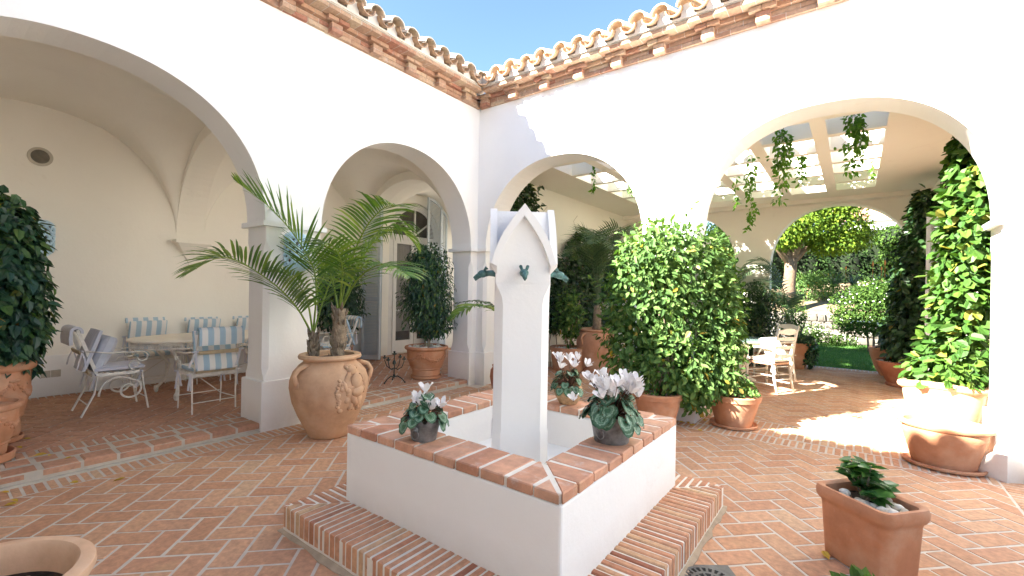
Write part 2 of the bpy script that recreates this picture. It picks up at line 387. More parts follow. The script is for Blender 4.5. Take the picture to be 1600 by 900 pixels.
def pier(P, flags, parent, z0=0, wmat=None):
    base = offpoly(P, .03); mb = MB()
    lv = [(z0-.02, 0, 1), (.50, 0, 1), (.517, .008, 1), (.52, .008, .5)]
    rings = [[(p.x, p.y, z) for p in chamf([tuple(q) for q in offpoly(P, .03*k)], flags, .006+c)] for z, c, k in lv]
    rings.append([(p.x, p.y, .521) for p in chamf(P, flags, .01)])
    mb.loft(rings, cap=False); mb.build('pier_base', wmat or WHITE, parent, smooth=True)
    mb = MB(); lv = [(.521, .008), (.57, .01), (.60, .028), (.66, .05), (1.90, .05), (1.95, .03), (1.985, .01), (ZS, .008)]
    mb.loft([[(p.x, p.y, z) for p in chamf(P, flags, c)] for z, c in lv], cap=False)
    mb.build('pier', wmat or WHITE, parent, smooth=True)
    mb = MB(); Q = [tuple(q) for q in offpoly(P, .05)]
    mb.loft([[(p.x, p.y, z) for p in chamf(Q, flags, c)] for z, c in ((ZS-.028, .008), (ZS-.024, .004), (ZS+.022, .004), (ZS+.026, .008))])
    mb.build('impost', wmat or WHITE, parent, bevel=0)
TOP = 4.72; TK = .42
XW, YW, XE, YS = -4.93, 5.59, 1.22, -.60
AL = [(.86, 1.38, 2.15), (4.15, 1.285, 2.1)]
AR = [(-3.45, 1.30, 2.15), (-.25, 1.25, 2.3)]
lw = thing('arcade_wall', 'white arcade wall on the left with two round arches into the vaulted dining gallery', 'wall', (0, 0, 0))
arch_wall('wall', lambda a, t, z: (XW-t, a, z), YS-.42, YW+.42, AL, 0, TK, TOP, lw, [WHITE, CREAM])
pier([(XW-TK, 2.25), (XW, 2.25), (XW, 2.86), (XW-TK, 2.86)], [1, 1, 1, 1], lw)
pier([(XW-TK, 5.44), (XW, 5.44), (XW, YW), (-4.75, YW), (-4.75, YW+TK), (XW-TK, YW+TK)], [1, 1, 0, 1, 1, 1], lw)
rw = thing('arcade_wall', 'sunlit white arcade wall on the right with two arches into the covered patio', 'wall', (0, 0, 0))
arch_wall('wall', lambda a, t, z: (a, YW+t, z), XW, XE+TK, AR, 0, TK, TOP, rw, [WHITE, CREAM])
pier([(-2.15, YW), (-1.50, YW), (-1.50, YW+TK), (-2.15, YW+TK)], [1, 1, 1, 1], rw)
pier([(1.0, YW), (XE, YW), (XE, 5.44), (XE+TK, 5.44), (XE+TK, YW+TK), (1.0, YW+TK)], [1, 0, 1, 1, 1, 1], rw)
ew = thing('arcade_wall', 'white arcade wall closing the court on the right of the camera', 'wall', (0, 0, 0))
arch_wall('wall', lambda a, t, z: (XE+t, a, z), YS-.42, YW, [(.86, 1.38, 2.15), (4.15, 1.285, 2.1)], 0, TK, TOP, ew, [WHITE, CREAM])
pier([(XE, 2.25), (XE+TK, 2.25), (XE+TK, 2.86), (XE, 2.86)], [1, 1, 1, 1], ew)
sw = thing('arcade_wall', 'white arcade wall closing the court behind the camera', 'wall', (0, 0, 0))
arch_wall('wall', lambda a, t, z: (a, YS-t, z), XW, XE, [(-3.45, 1.3, 2.15), (-.25, 1.25, 2.3)], 0, TK, TOP, sw, [WHITE, CREAM])
pier([(-2.15, YS-TK), (-1.5, YS-TK), (-1.5, YS), (-2.15, YS)], [1, 1, 1, 1], sw)
pier([(XE, YS-TK), (XE+TK, YS-TK), (XE+TK, -.52), (XE, -.52), (XE, YS), (1.0, YS), (1.0, YS-TK)], [1, 1, 1, 0, 0, 1, 1], sw)
pier([(XW-TK, YS-TK), (-4.75, YS-TK), (-4.75, YS), (XW, YS), (XW, -.52), (XW-TK, -.52)], [1, 1, 1, 0, 1, 1], sw)

# eaves
def eave(label, M3, s0, s1, back, mi0, mi1):
    """M3(s, o, z): s along the wall, o out into the court"""
    t = thing('tiled_eave', label, 'roof eave'); g = random.Random(hash(label) % 999)
    def bx(mb, a, b, o0, o1, z0, z1, r):
        c = [(a, o0), (b, o0), (b, o1), (a, o1)]
        jt = lambda: g.uniform(-.0025, .0025)
        q = [(s, o+(jt() if o > .01 else 0)) for s, o in c]
        rg = [[M3(s, o, z) for s, o in q] for z in (z0, z1)]
        mb.loft(rg, r)
    co_ = MB(); mo = MB()
    def course(o1, z0, z1, L, off):
        a = s0+off-L
        while a < s1:
            b = a+L-.008; A = max(a, s0+(o1 if mi0 else 0)); B = min(b, s1-(o1 if mi1 else 0))
            if B-A > .01: bx(co_, A, B, -.02, o1+g.uniform(-.004, .004), z0, z1-.006, g.random())
            a += L
        if s1-s0 > 0:
            bx(mo, s0+(o1 if mi0 else 0), s1-(o1 if mi1 else 0), -.02, o1-.006, z0+.002, z1, 0)
    course(.045, 4.462, 4.515, .27, 0); course(.048, 4.515, 4.568, .27, .13)
    course(.105, 4.568, 4.618, .27, .05); course(.262, 4.618, 4.665, .14, 0)
    k = s0+.12
    while k < s1-.1:
        for z0 in (4.458, 4.514):
            bx(co_, k, k+.135, .04, .125, z0, z0+.049, g.random())
        bx(mo, k+.004, k+.131, .04, .119, 4.461, 4.565, 0)
        bx(co_, k-.065, k+.06, .09, .165, 4.568, 4.612, g.random()); bx(co_, k+.068, k+.2, .09, .165, 4.568, 4.612, g.random())
        k += .56
    co_.build('brick_cornice', CORN, t); 
    bx(mo, s0+(.27 if mi0 else 0), s1-(.27 if mi1 else 0), -.02, .27, 4.664, 4.678, 0)
    mo.build('cornice_mortar', MORTAR, t)
    P = .275; rc = .094; zc_ = 4.760; zch = 4.775; sl = .34
    fa = MB(); o1 = .285
    def wave(x):
        u = (x % P)/P
        if u < .5:
            q = (u-.25)*P; return zc_+math.sqrt(max(0, (rc-.01)**2-q*q))*.95 if abs(q) < rc-.01 else zch-.03
        q = (u-.75)*P; return zch-math.sqrt(max(0, rc**2-q*q)) if abs(q) < rc else zch-.03
    A0 = s0+(o1 if mi0 else 0); B0 = s1-(o1 if mi1 else 0); n = int((B0-A0)/.012)
    row = [(A0+(B0-A0)*i/n) for i in range(n+1)]
    for i in range(n):
        a, b = row[i], row[i+1]; za, zb = wave(a-s0), wave(b-s0)
        fa.poly([M3(a, o1, 4.676), M3(b, o1, 4.676), M3(b, o1, zb), M3(a, o1, za)])
        fa.poly([M3(a, o1, za), M3(b, o1, zb), M3(b, 0, zb), M3(a, 0, za)])
    bx(fa, A0, B0, -.02, o1-.001, 4.678, 4.70, 0)
    fa.build('mortar_fascia', WMORTAR, t)
    cov = MB(); chn = MB()
    def tile(mb, sc_, up, z, r, ov, m):
        mb_r = []
        oo = min(ov, (s1-sc_) if mi1 else 9, (sc_-s0) if mi0 else 9)
        if oo < -.3: return
        K = 9; th = .014
        for o, dz in ((oo, 0), (oo-.35, .35*sl), (-back, (oo+back)*sl)):
            rg = []
            for j in range(K+1):
                a = math.pi*(1-j/K) if up else math.pi*(1+j/K); rg.append((sc_+r*math.cos(a), z+dz+r*math.sin(a)))
            for j in range(K, -1, -1):
                a = math.pi*(1-j/K) if up else math.pi*(1+j/K); rr = r-th; rg.append((sc_+rr*math.cos(a), z+dz+rr*math.sin(a)))
            mb_r.append([M3(s, o, zz) for s, zz in rg])
        mb.loft(mb_r, g.random(), m, cap=True)
    k = 0
    while s0+k*P < s1+.3:
        c1 = s0+(k+.25)*P; c2 = s0+(k+.75)*P
        tile(cov, c1+g.uniform(-.009, .009), True, zc_+g.uniform(-.009, .009)+.01, rc+.012+g.uniform(-.005, .005), .39+g.uniform(-.022, .02), 0)
        tile(chn, c2+g.uniform(-.004, .004), False, zch+g.uniform(-.004, .004), rc, .385+g.uniform(-.018, .012), 0)
        k += 1
    cov.build('cover_tiles', LIMET, t, smooth=True); chn.build('channel_tiles', TILEIN, t, smooth=True)
    return t
ev1 = eave('brick and clay tile eave along the top of the left wall', lambda s, o, z: (XW+o, s, z), YS, YW, 3.3, True, True)
ev2 = eave('brick and clay tile eave along the top of the right wall, casting scalloped shade', lambda s, o, z: (s, YW-o, z), XW, XE, .45, True, True)
ev3 = eave('brick and clay tile eave over the east side of the court', lambda s, o, z: (XE-o, s, z), YS, YW, .45, True, True)
ev4 = eave('brick and clay tile eave behind the camera', lambda s, o, z: (s, YS+o, z), XW, XE, .45, True, True)
# valley tile in the visible corner
mb = MB(); dv = Vector((1, -1, 0)).normalized(); sv = Vector((1, 1, 0)).normalized(); rgs = []
for o, dz in ((.53, -.01), (.0, .13), (-.8, .36)):
    c = Vector((XW, YW, 4.765+dz))+dv*o; rg = []
    for rr, rng_ in ((.115, range(0, 10)), (.098, range(9, -1, -1))):
        for j in rng_:
            a = math.pi*(1+j/9); rg.append(c+sv*rr*math.cos(a)+Vector((0, 0, rr*math.sin(a))))
    rgs.append(rg)
mb.loft(rgs, .3); mb.build('valley_tile', TILEIN, ev1, smooth=True)

# floors -----------------------------------------------------------------
def clip(P, n, d):
    """keep points with n.p <= d"""
    out = []
    for i in range(len(P)):
        a, b = P[i-1], P[i]; da = n[0]*a[0]+n[1]*a[1]-d; db = n[0]*b[0]+n[1]*b[1]-d
        if (da <= 0) != (db <= 0):
            t = da/(da-db); out.append((a[0]+(b[0]-a[0])*t, a[1]+(b[1]-a[1])*t))
        if db <= 0: out.append(b)
    return out
def area(P): return .5*sum(P[i-1][0]*P[i][1]-P[i][0]*P[i-1][1] for i in range(len(P)))
def cliprect(P, x0, x1, y0, y1):
    for n, d in (((-1, 0), -x0), ((1, 0), x1), ((0, -1), -y0), ((0, 1), y1)):
        if P: P = clip(P, n, d)
    return P
def shrinkable(P):
    return len(P) >= 3 and abs(area(P)) > .0006
def inset(P, k):
    for i in range(len(P)):
        pass
    e = [(Vector(P[i]), Vector(P[(i+1) % len(P)])) for i in range(len(P))]; Q = list(P)
    for a, b in e:
        if (b-a).length < 1e-6: continue
        t = (b-a).normalized(); n = (t.y, -t.x); d = n[0]*a.x+n[1]*a.y-k
        Q = clip(Q, n, d)
        if len(Q) < 3: return []
    # drop near duplicate points
    R_ = []
    for p in Q:
        if not R_ or (Vector(p)-Vector(R_[-1])).length > .004: R_.append(p)
    if len(R_) > 1 and (Vector(R_[0])-Vector(R_[-1])).length < .004: R_.pop()
    return R_ if len(R_) >= 3 else []
def herring(mb, x0, x1, y0, y1, z, a=.1455, gap=.018, ang=45, cx=0, cy=0, g=random.Random(3), holes=()):
    ca, sa = math.cos(R(ang)), math.sin(R(ang)); ext = int((abs(x1-x0)+abs(y1-y0))/a)+6
    mx, my = (x0+x1)/2, (y0+y1)/2
    for n in range(-ext, ext):
        for m in range(-ext//4-ext//4-2, ext//2+2):
            for kind in (0, 1):
                X, Y = (n+4*m, n) if kind == 0 else (n+4*m+2, n-1)
                W_, H_ = (2, 1) if kind == 0 else (1, 2)
                if abs(X*a*1) > ext*a or abs(Y*a) > ext*a: continue
                rect = [(X, Y), (X+W_, Y), (X+W_, Y+H_), (X, Y+H_)]
                P = [(mx+cx+(ca*px-sa*py)*a, my+cy+(sa*px+ca*py)*a) for px, py in rect]
                if max(p[0] for p in P) < x0 or min(p[0] for p in P) > x1 or max(p[1] for p in P) < y0 or min(p[1] for p in P) > y1: continue
                c_ = (sum(p[0] for p in P)/4, sum(p[1] for p in P)/4)
                if any(h[0] < c_[0] < h[1] and h[2] < c_[1] < h[3] for h in holes): continue
                P = cliprect(P, x0, x1, y0, y1)
                if not shrinkable(P): continue
                P = inset(P, gap/2)
                if not P or abs(area(P)) < .0006: continue
                P = [(p[0]+g.uniform(-.003, .003), p[1]+g.uniform(-.003, .003)) for p in P]
                mb.prism(P, z-.02, z-.002+g.uniform(-.001, .001), .002, g.random())
def row(mb, s0, s1, o0, o1, pitch, gap, z, M2, g=random.Random(5), bev=.003, zlo=None, jit=.0015):
    z -= .002; gap *= 1.25; n = max(1, round((s1-s0)/pitch)); p = (s1-s0)/n
    for i in range(n):
        a = s0+i*p+gap/2+g.uniform(-jit, jit); b = s0+(i+1)*p-gap/2+g.uniform(-jit, jit)
        P = [M2(a, o0+gap/2), M2(b, o0+gap/2), M2(b, o1-gap/2+g.uniform(-jit, jit)), M2(a, o1-gap/2)]
        if area(P) < 0: P = P[::-1]
        mb.prism(P, (zlo if zlo is not None else z-.02), z+g.uniform(-jit, jit), bev, g.random())
def sheet(name, x0, x1, y0, y1, z, m, th=.05):
    mb = MB(); mb.box(x0, x1, y0, y1, z-th, z); return struct(mb.build(name, m))
mb = MB(); mb.poly([(-400, -400, -.12), (400, -400, -.12), (400, 400, -.12), (-400, 400, -.12)]); struct(mb.build('ground', EARTH))
cf = sheet('courtyard_floor', XW-.02, XE+.02, YS-.02, YW+.02, 0, MORTAR, .06)
sheet('unseen_floor', XE+.02, 16.0, -6, 11, 0, MORTAR, .06)  # unseen pale ground added east of the court to bounce sunlight in
sheet('unseen_floor', -14, -5.4, 8.9, 20, 0, MORTAR, .06)  # unseen pale ground added to bounce light into the open north end
sheet('unseen_floor', XW, XE+.02, -4, YS-.02, -.001, MORTAR, .06)
mb = MB(); BW = .24
herring(mb, XW+BW+.02, XE-BW, YS+BW, YW-BW-.01, .005, holes=((-2.7, -.85, 1.55, 3.4),), cx=.03, cy=.02)
row(mb, YS, YW-BW, 0.015, BW-.0, .062, .014, .005, lambda s, o: (XW+.02+o, s))
row(mb, YS, YW, 0, BW, .062, .012, .005, lambda s, o: (XE-o, s))
row(mb, XW+.26, XE-BW, .0, BW, .062, .014, .005, lambda s, o: (s, YW-o))
row(mb, XW+.26, XE-BW, .0, BW, .062, .014, .005, lambda s, o: (s, YS+o))
o = mb.build('floor_pavers', PAVER); o.parent = cf; 
# patio floor
pf = sheet('patio_floor', -5.0, 1.2, YW+.02, 12.0, 0, MORTAR, .06)
mb = MB(); herring(mb, -5.0, 1.15, 6.22, 11.78, .005, cx=.05, g=random.Random(8))
row(mb, -4.75, 1.0, .02, .31, .07, .012, .005, lambda s, o: (s, YW+o)); row(mb, -4.75, 1.0, .32, .61, .07, .012, .005, lambda s, o: (s, YW+o))
row(mb, -5., 1.1, 0, .2, .07, .012, .005, lambda s, o: (s, 11.79+o))
mb.build('floor_pavers', PAVER).parent = pf
# gallery floor
gf = MB(); gf.box(-8.12, XW-.012, -3.0, 8.5, -.05, .082); gf = struct(gf.build('gallery_floor', STONE))
GZ = .09
mb = MB(); herring(mb, -7.98, -5.56, -3, 8.4, GZ, cx=.02, g=random.Random(9))
row(mb, -3, 8.4, 0, .12, .07, .013, GZ, lambda s, o: (-8.1+o, s))
row(mb, -3, 5.5, 0, .20, .072, .016, GZ, lambda s, o: (-5.36-o, s))
for (a, b) in ((-.52, 2.24), (2.87, 5.44)):
    row(mb, a, b, 0.02, .20, .165, .022, GZ-.002, lambda s, o: (-5.36+o, s), bev=.006, jit=.004)
    row(mb, a, b, .02, .235, .235, .022, GZ, lambda s, o: (-5.16+o, s), bev=.012, zlo=.035, jit=.006)
mb.build('floor_pavers', GPAVER).parent = gf
# concrete foot of the step
mb = MB()
for (a, b) in ((-.52, 2.22), (2.89, 5.41)): mb.box(XW-.10, XW+.022, a, b, 0, .012)
mb.build('step_foot', STONE).parent = gf

# gallery shell
gs = thing('vaulted_gallery', 'cream groin vaulted ceiling and back wall of the dining gallery', 'gallery')
mb = MB(); XB, XI = -8.1, XW-TK
mb.box(XB-.3, XB, -3.3, 8.8, -.05, 4.4); mb.box(XB, XI, -3.3, -3.0, -.05, 4.4); mb.box(XB, XI+.0, 8.5, 8.8, 3.3, 4.4)  # north end left open under the lintel to let fill light in
mb.build('back_wall', CREAM, gs)
mb = MB(); mb.box(XB, XB+.012, -3, 5.9, .09, .60); mb.build('white_plinth', WHITE, gs)
VS = 2.19; VC = 3.75; xc, xh = (XB+XI)/2, (XI-XB)/2
def hh(q): return VS+(VC-VS)*math.sqrt(max(0, 1-abs(q)**2.05))
bays = [(-2.98, -.92), (-.58, 2.40), (2.76, 5.56), (5.86, 8.5)]
mb = MB()
for y0, y1 in bays:
    n = 56; yc, yh = (y0+y1)/2, (y1-y0)/2; g = {}
    for i in range(n+1):
        for j in range(n+1):
            u = -math.cos(math.pi*i/n); v = -math.cos(math.pi*j/n)
            a, b = hh(u), hh(v); k = .05; mx_ = max(a, b); z = mx_+k*math.log(math.exp((a-mx_)/k)+math.exp((b-mx_)/k))-k*.69*max(0, 1-(VC-mx_)/.15)
            if i in (0, n) or j in (0, n): z = max(a, b)
            g[i, j] = mb.vert((xc+xh*u, yc+yh*v, z))
    for i in range(n):
        for j in range(n): mb.face((g[i, j], g[i, j+1], g[i+1, j+1], g[i+1, j]))
mb.build('groin_vault', CREAM, gs, smooth='all')
for (y0, y1) in ((-.92, -.58), (2.40, 2.76), (5.56, 5.86)):
    arch_wall('transverse_rib', lambda a, t, z, y0=y0: (a, y0+t, z), XB, XI, [(xc, xh-.001, 2.05)], 0, y1-y0, 4.4, gs, [CREAM, CREAM], zs=VS, zc=3.56)
mb = MB(); mb.box(XB-.3, XW-.02, -3.3, 8.8, 4.4, 4.55); mb.build('roof_slab', WHITE, gs)
for y in (2.58, 5.71, -.75):
    mb = MB()
    def rr(x1, hw, z): return [(XB, y-hw, z), (XB+x1, y-hw, z), (XB+x1, y+hw, z), (XB, y+hw, z)]
    mb.loft([rr(.20, .235, VS-.045), rr(.20, .235, VS+.004)])
    mb.loft([rr(.012, .012, 1.80), rr(.02, .02, 1.86), rr(.03, .055, 1.93), rr(.07, .10, 2.0), rr(.12, .15, 2.07), rr(.17, .19, 2.12), rr(.19, .205, VS-.046)])
    mb.build('corbel', CREAM, gs, smooth=True)
# patio shell
ps = thing('patio_shell', 'beige patio walls and flat ceiling pierced by a grid of skylights', 'patio')
mb = MB(); mb.box(XI, -5.0, YW+TK, 12.2, -.05, 4.3); mb.build('vine_wall', CREAM, ps)
mb = MB(); mb.box(1.15, 1.5, YW+TK, 12.2, -.05, 4.3); mb.build('side_wall', CREAM, ps)
arch_wall('end_wall', lambda a, t, z: (a, 11.8+t, z), -5.0, 1.15, [(-3.5, 1.25, 2.15), (-.30, 1.24, 2.15)], 0, .3, 4.0, ps, [CREAM, WHITE])
for a_, b_ in ((-5.0, -4.75), (-2.25, -1.54), (.94, 1.15)): mb = MB(); mb.box(a_, b_, 11.8, 12.1, 0, ZS); mb.build('end_pier', CREAM, ps)
Xc = [(-4.05+.75*i, -3.46+.75*i) for i in range(6)]; Yr = [(6.47+.748*i, 7.10+.748*i) for i in range(6)]
mb = MB(); CZ = 3.6; CT = 3.95
mb.box(-5.0, Xc[0][0], YW+TK, 11.8, CZ, CT); mb.box(Xc[-1][1], 1.15, YW+TK, 11.8, CZ, CT)
mb.box(Xc[0][0], Xc[-1][1], YW+TK, Yr[0][0], CZ, CT); mb.box(Xc[0][0], Xc[-1][1], Yr[-1][1], 11.8, CZ, CT)
for i in range(5): mb.box(Xc[i][1], Xc[i+1][0], Yr[0][0], Yr[-1][1], CZ, CT)
for i in range(6):
    for j in range(5): mb.box(Xc[i][0], Xc[i][1], Yr[j][1], Yr[j+1][0], CZ+.001, CT-.12)
mb.build('skylight_ceiling', CREAM, ps)
mb = MB(); mb.box(-5.0, 1.15, 11.55, 11.8, 3.52, 3.6); mb.build('cornice_strip', CREAM, ps)
# gallery behind the other two sides
og = thing('far_galleries', 'plain white galleries on the two sides of the court outside the picture', 'gallery')
mb = MB(); mb.box(XE+TK, 3.4, -4, 6.3, 3.7, 3.9); mb.box(-8.4, 4, -4, -3.7, 0, 4.6); mb.box(-8.4, XE+TK, -3.7, YS-TK, 4.3, 4.5); mb.build('gallery_wall', WHITE, og)  # unseen: south wall and roof extended to block sun, east left open for bounce

# fountain ---------------------------------------------------------------
FX0, FX1, FY0, FY1 = -2.575, -.99, 1.695, 3.28; FXC, FYC = (FX0+FX1)/2, (FY0+FY1)/2
ft = thing('fountain', 'square white fountain with brick coping, brick step and pointed pillar in the courtyard middle', 'fountain', (0, 0, 0))
def ringbricks(mb, x0, x1, y0, y1, w, pitch, gap, z0, z1, bev, g, jit=.0015):
    cx, cy = (x0+x1)/2, (y0+y1)/2; hx, hy = (x1-x0)/2, (y1-y0)/2
    for k in range(4):
        L = 2*(hx if k % 2 == 0 else hy); H = hy if k % 2 == 0 else hx; n = round(L/pitch); p = L/n
        for i in range(n):
            a = -L/2+i*p; b = a+p
            P = [(a, -H), (b, -H), (b, -H+w), (a, -H+w)]
            P = clip(P, (-1, -1), L/2+H+0) if False else P
            # mitre: keep y <= ... |x| + |..| diagonal
            P = clip(P, (1, 1), L/2-H)  # x + y <= L/2 - H
            if P: P = clip(P, (-1, 1), L/2-H)
            if not P or abs(area(P)) < .0003: continue
            P = inset(P, gap/2)
            if not P: continue
            P = [(q[0]+g.uniform(-jit, jit), q[1]+g.uniform(-jit, jit)) for q in P]
            c, s = math.cos(k*math.pi/2), math.sin(k*math.pi/2)
            P = [(cx+c*q[0]-s*q[1], cy+s*q[0]+c*q[1]) for q in P]
            mb.prism(P, z0, z1+g.uniform(-jit, jit), bev, g.random())
g = random.Random(11)
mb = MB(); mb.box(-2.80, -.72, 1.41, 3.49, 0, .158); mb.build('step_mortar', WMORTAR, ft, bevel=.008)
mb = MB(); gq = random.Random(4); P_ = []
for k in range(4):
    for i in range(26):
        f = -1+2*i/26; e = 1.056+gq.uniform(0, .028); x, y = (f*1.06, -e) if k == 0 else (e, f*1.06) if k == 1 else (-f*1.06, e) if k == 2 else (-e, -f*1.06); P_.append((-1.76+x, 2.45+y))
mb.loft([[(x, y, -.01) for x, y in P_], [(x, y, .009) for x, y in P_], [(-1.76+(x+1.76)*.97, 2.45+(y-2.45)*.97, .02) for x, y in P_]]); mb.build('mortar_skirt', simple('stained_mortar', (.42, .34, .25), .95, 10, .2, .5), ft)
mb = MB(); ringbricks(mb, -2.81, -.71, 1.40, 3.50, .305, .052, .016, .035, .165, .006, g, .0028); mb.build('brick_step', THIN, ft)
mb = MB()
rr_ = lambda k, z: [(FX0+k, FY0+k, z), (FX1-k, FY0+k, z), (FX1-k, FY1-k, z), (FX0+k, FY1-k, z)]
mb.loft([rr_(.27, .15), rr_(0, .15), rr_(0, .588), rr_(.27, .588)], wrap=True)
mb.build('basin_wall', WHITE, ft, bevel=.012)
mb = MB(); mb.box(FX0+.27, FX1-.27, FY0+.27, FY1-.27, .15, .335); mb.build('basin_floor', WATERS, ft)
mb = MB(); mb.box(FX0+.012, FX1-.012, FY0+.012, FY0+.262, .586, .6335); mb.box(FX0+.012, FX1-.012, FY1-.262, FY1-.012, .586, .6335)
mb.box(FX0+.012, FX0+.262, FY0+.262, FY1-.262, .586, .6335); mb.box(FX1-.262, FX1-.012, FY0+.262, FY1-.262, .586, .6335); mb.build('coping_mortar', WMORTAR, ft, bevel=.006)
mb = MB(); ringbricks(mb, FX0-.012, FX1+.012, FY0-.012, FY1+.012, .29, .155, .02, .59, .638, .006, g, .004); mb.build('brick_coping', COPE, ft)
# pillar in local frame turned 45 degrees
pl = thing('dummy', 'x', 'x'); bpy.data.objects.remove(pl)
def rotp(x, y, z, a): c, s = math.cos(a), math.sin(a); return (FXC-.022+c*x-s*y, FYC+.012+s*x+c*y, z)
A45 = R(40); S = .176
mb = MB(); sqr = [(-S, -S), (S, -S), (S, S), (-S, S)]
def rg_(c, z, sc_=1): return [rotp(p.x*sc_, p.y*sc_, z, A45) for p in chamf(sqr, [1]*4, c)]
mb.loft([rg_(.052, .29, 1.03), rg_(.052, .60, 1.03), rg_(.052, .62), rg_(.05, 1.42), rg_(.042, 1.47), rg_(.02, 1.52), rg_(.0012, 1.5595)])
mb.build('pillar_shaft', WHITE, ft, smooth=True)
def pointed(hw, z0, z1, n=10, bulge=.022):
    L_ = [(-hw, z0)]
    for i in range(1, n+1):
        t = i/n; x = -hw*(1-t)-bulge*math.sin(math.pi*t)*1.0; z = z0+(z1-z0)*t; L_.append((x, z))
    return L_+[(-x, z) for x, z in L_[-2::-1]]
HZ0, HZ1 = 1.685, 2.065
mb = MB(); out = pointed(.168, HZ0-.03, HZ1-.016, bulge=.005)
for a in (A45, A45+math.pi/2):
    mb.loft([[rotp(x, t, z, a) for x, z in out+[(.176, 1.56), (-.176, 1.56)]] for t in (-.176, .176)])
pan = pointed(.178, HZ0-.012, HZ1-.045, bulge=.024)
for k in range(4): mb.loft([[rotp(x, t, z, A45+k*math.pi/2) for x, z in pan] for t in (-.1775, -.168)])
mb.build('pillar_head', WHITE, ft)
mb = MB(); oo = pointed(.206, HZ0, HZ1, bulge=.031); ii = pointed(.172, HZ0-.02, HZ1-.078, bulge=.022)
for k in range(4):
    a = A45+k*math.pi/2; m_ = len(oo)
    F0, F1 = -.215, -.170
    for i in range(m_-1):
        q = [oo[i], oo[i+1], ii[i+1], ii[i]]
        mb.poly([rotp(x, F0, z, a) for x, z in q]); 
        mb.poly([rotp(oo[i][0], F0, oo[i][1], a), rotp(oo[i][0], F1, oo[i][1], a), rotp(oo[i+1][0], F1, oo[i+1][1], a), rotp(oo[i+1][0], F0, oo[i+1][1], a)])
        mb.poly([rotp(ii[i][0], F0, ii[i][1], a), rotp(ii[i][0], F1, ii[i][1], a), rotp(ii[i+1][0], F1, ii[i+1][1], a), rotp(ii[i+1][0], F0, ii[i+1][1], a)])
    for s in (-1, 1):   # tapering foot of the frame
        x0, z0 = .208*s, HZ0; x1, z1 = .172*s, HZ0-.02
        A = [rotp(x0, F0, z0, a), rotp(x0, F1, z0, a), rotp(x1, F1, z1, a), rotp(x1, F0, z1, a)]; B = [rotp(.172*s, -.17, HZ0-.06, a)]*4
        mb.loft([A, [rotp(.17*s, -.171, HZ0-.07, a), rotp(.17*s, -.165, HZ0-.07, a), rotp(.166*s, -.165, HZ0-.07, a), rotp(.166*s, -.171, HZ0-.07, a)]])
mb.build('gable_frame', WHITE, ft)
for k in range(4):
    a = A45+k*math.pi/2
    mb = MB(); P = lambda x, y, z: Vector(rotp(x, y, z, a))
    mb.tube([P(0, -.165, 1.625), P(0, -.19, 1.627), P(0, -.22, 1.628), P(0, -.25, 1.622)], [.026, .022, .020, .022], 10)
    q = (P(0, -1, 0)-P(0, 0, 0)).normalized(); rot = Vector((1, 0, 0)).rotation_difference(q)
    mb.ell(P(0, -.262, 1.622), (.034, .027, .026), rot, 12, 8); 
    mb.tube([P(0, -.27, 1.618), P(0, -.30, 1.602), P(0, -.318, 1.588)], [.022, .017, .013], 10)
    mb.tube([P(0, -.29, 1.597), P(0, -.312, 1.578)], [.010, .007], 8)
    for s in (-1, 1): mb.tube([P(.014*s, -.25, 1.643), P(.022*s, -.238, 1.664), P(.018*s, -.225, 1.655)], [.009, .011, .003], 7); mb.ell(P(.02*s, -.28, 1.625), (.006, .006, .006), None, 6, 4)
    mb.build('animal_head_spout', BRONZE, ft, smooth='all')

# ------------------------------------------------------------------ plants: helpers
def leaf(mb, p, d, n, L, W, r, fold=.12, droop=.12, shape='oval'):
    """one folded leaf from base p along d, facing n"""
    d = Vector(d).normalized(); n = Vector(n); n = n-d*n.dot(d)
    if n.length < 1e-4: n = d.orthogonal()
    n.normalize(); s = d.cross(n); p = Vector(p)
    pr = {'oval': ((.30, .42), (.68, .40)), 'lance': ((.35, .34), (.65, .26)), 'round': ((.28, .50), (.74, .46)), 'heart': ((.16, .52), (.6, .40))}[shape]
    q = lambda t, w_, h: p+d*(L*t)+s*(W*w_)+n*(h-droop*L*t*t)
    i = [mb.vert(x) for x in (q(0, 0, 0), q(pr[0][0], -pr[0][1], fold*W), q(pr[1][0], -pr[1][1], fold*W), q(1, 0, 0), q(pr[1][0], pr[1][1], fold*W), q(pr[0][0], pr[0][1], fold*W), q(.5, 0, -fold*W*.6))]
    mb.face((i[0], i[6], i[2], i[1]), r); mb.face((i[6], i[3], i[2]), r); mb.face((i[0], i[5], i[4], i[6]), r); mb.face((i[6], i[4], i[3]), r)
def rdir(g):
    z = g.uniform(-1, 1); a = g.uniform(0, 2*math.pi); q = math.sqrt(1-z*z); return Vector((q*math.cos(a), q*math.sin(a), z))
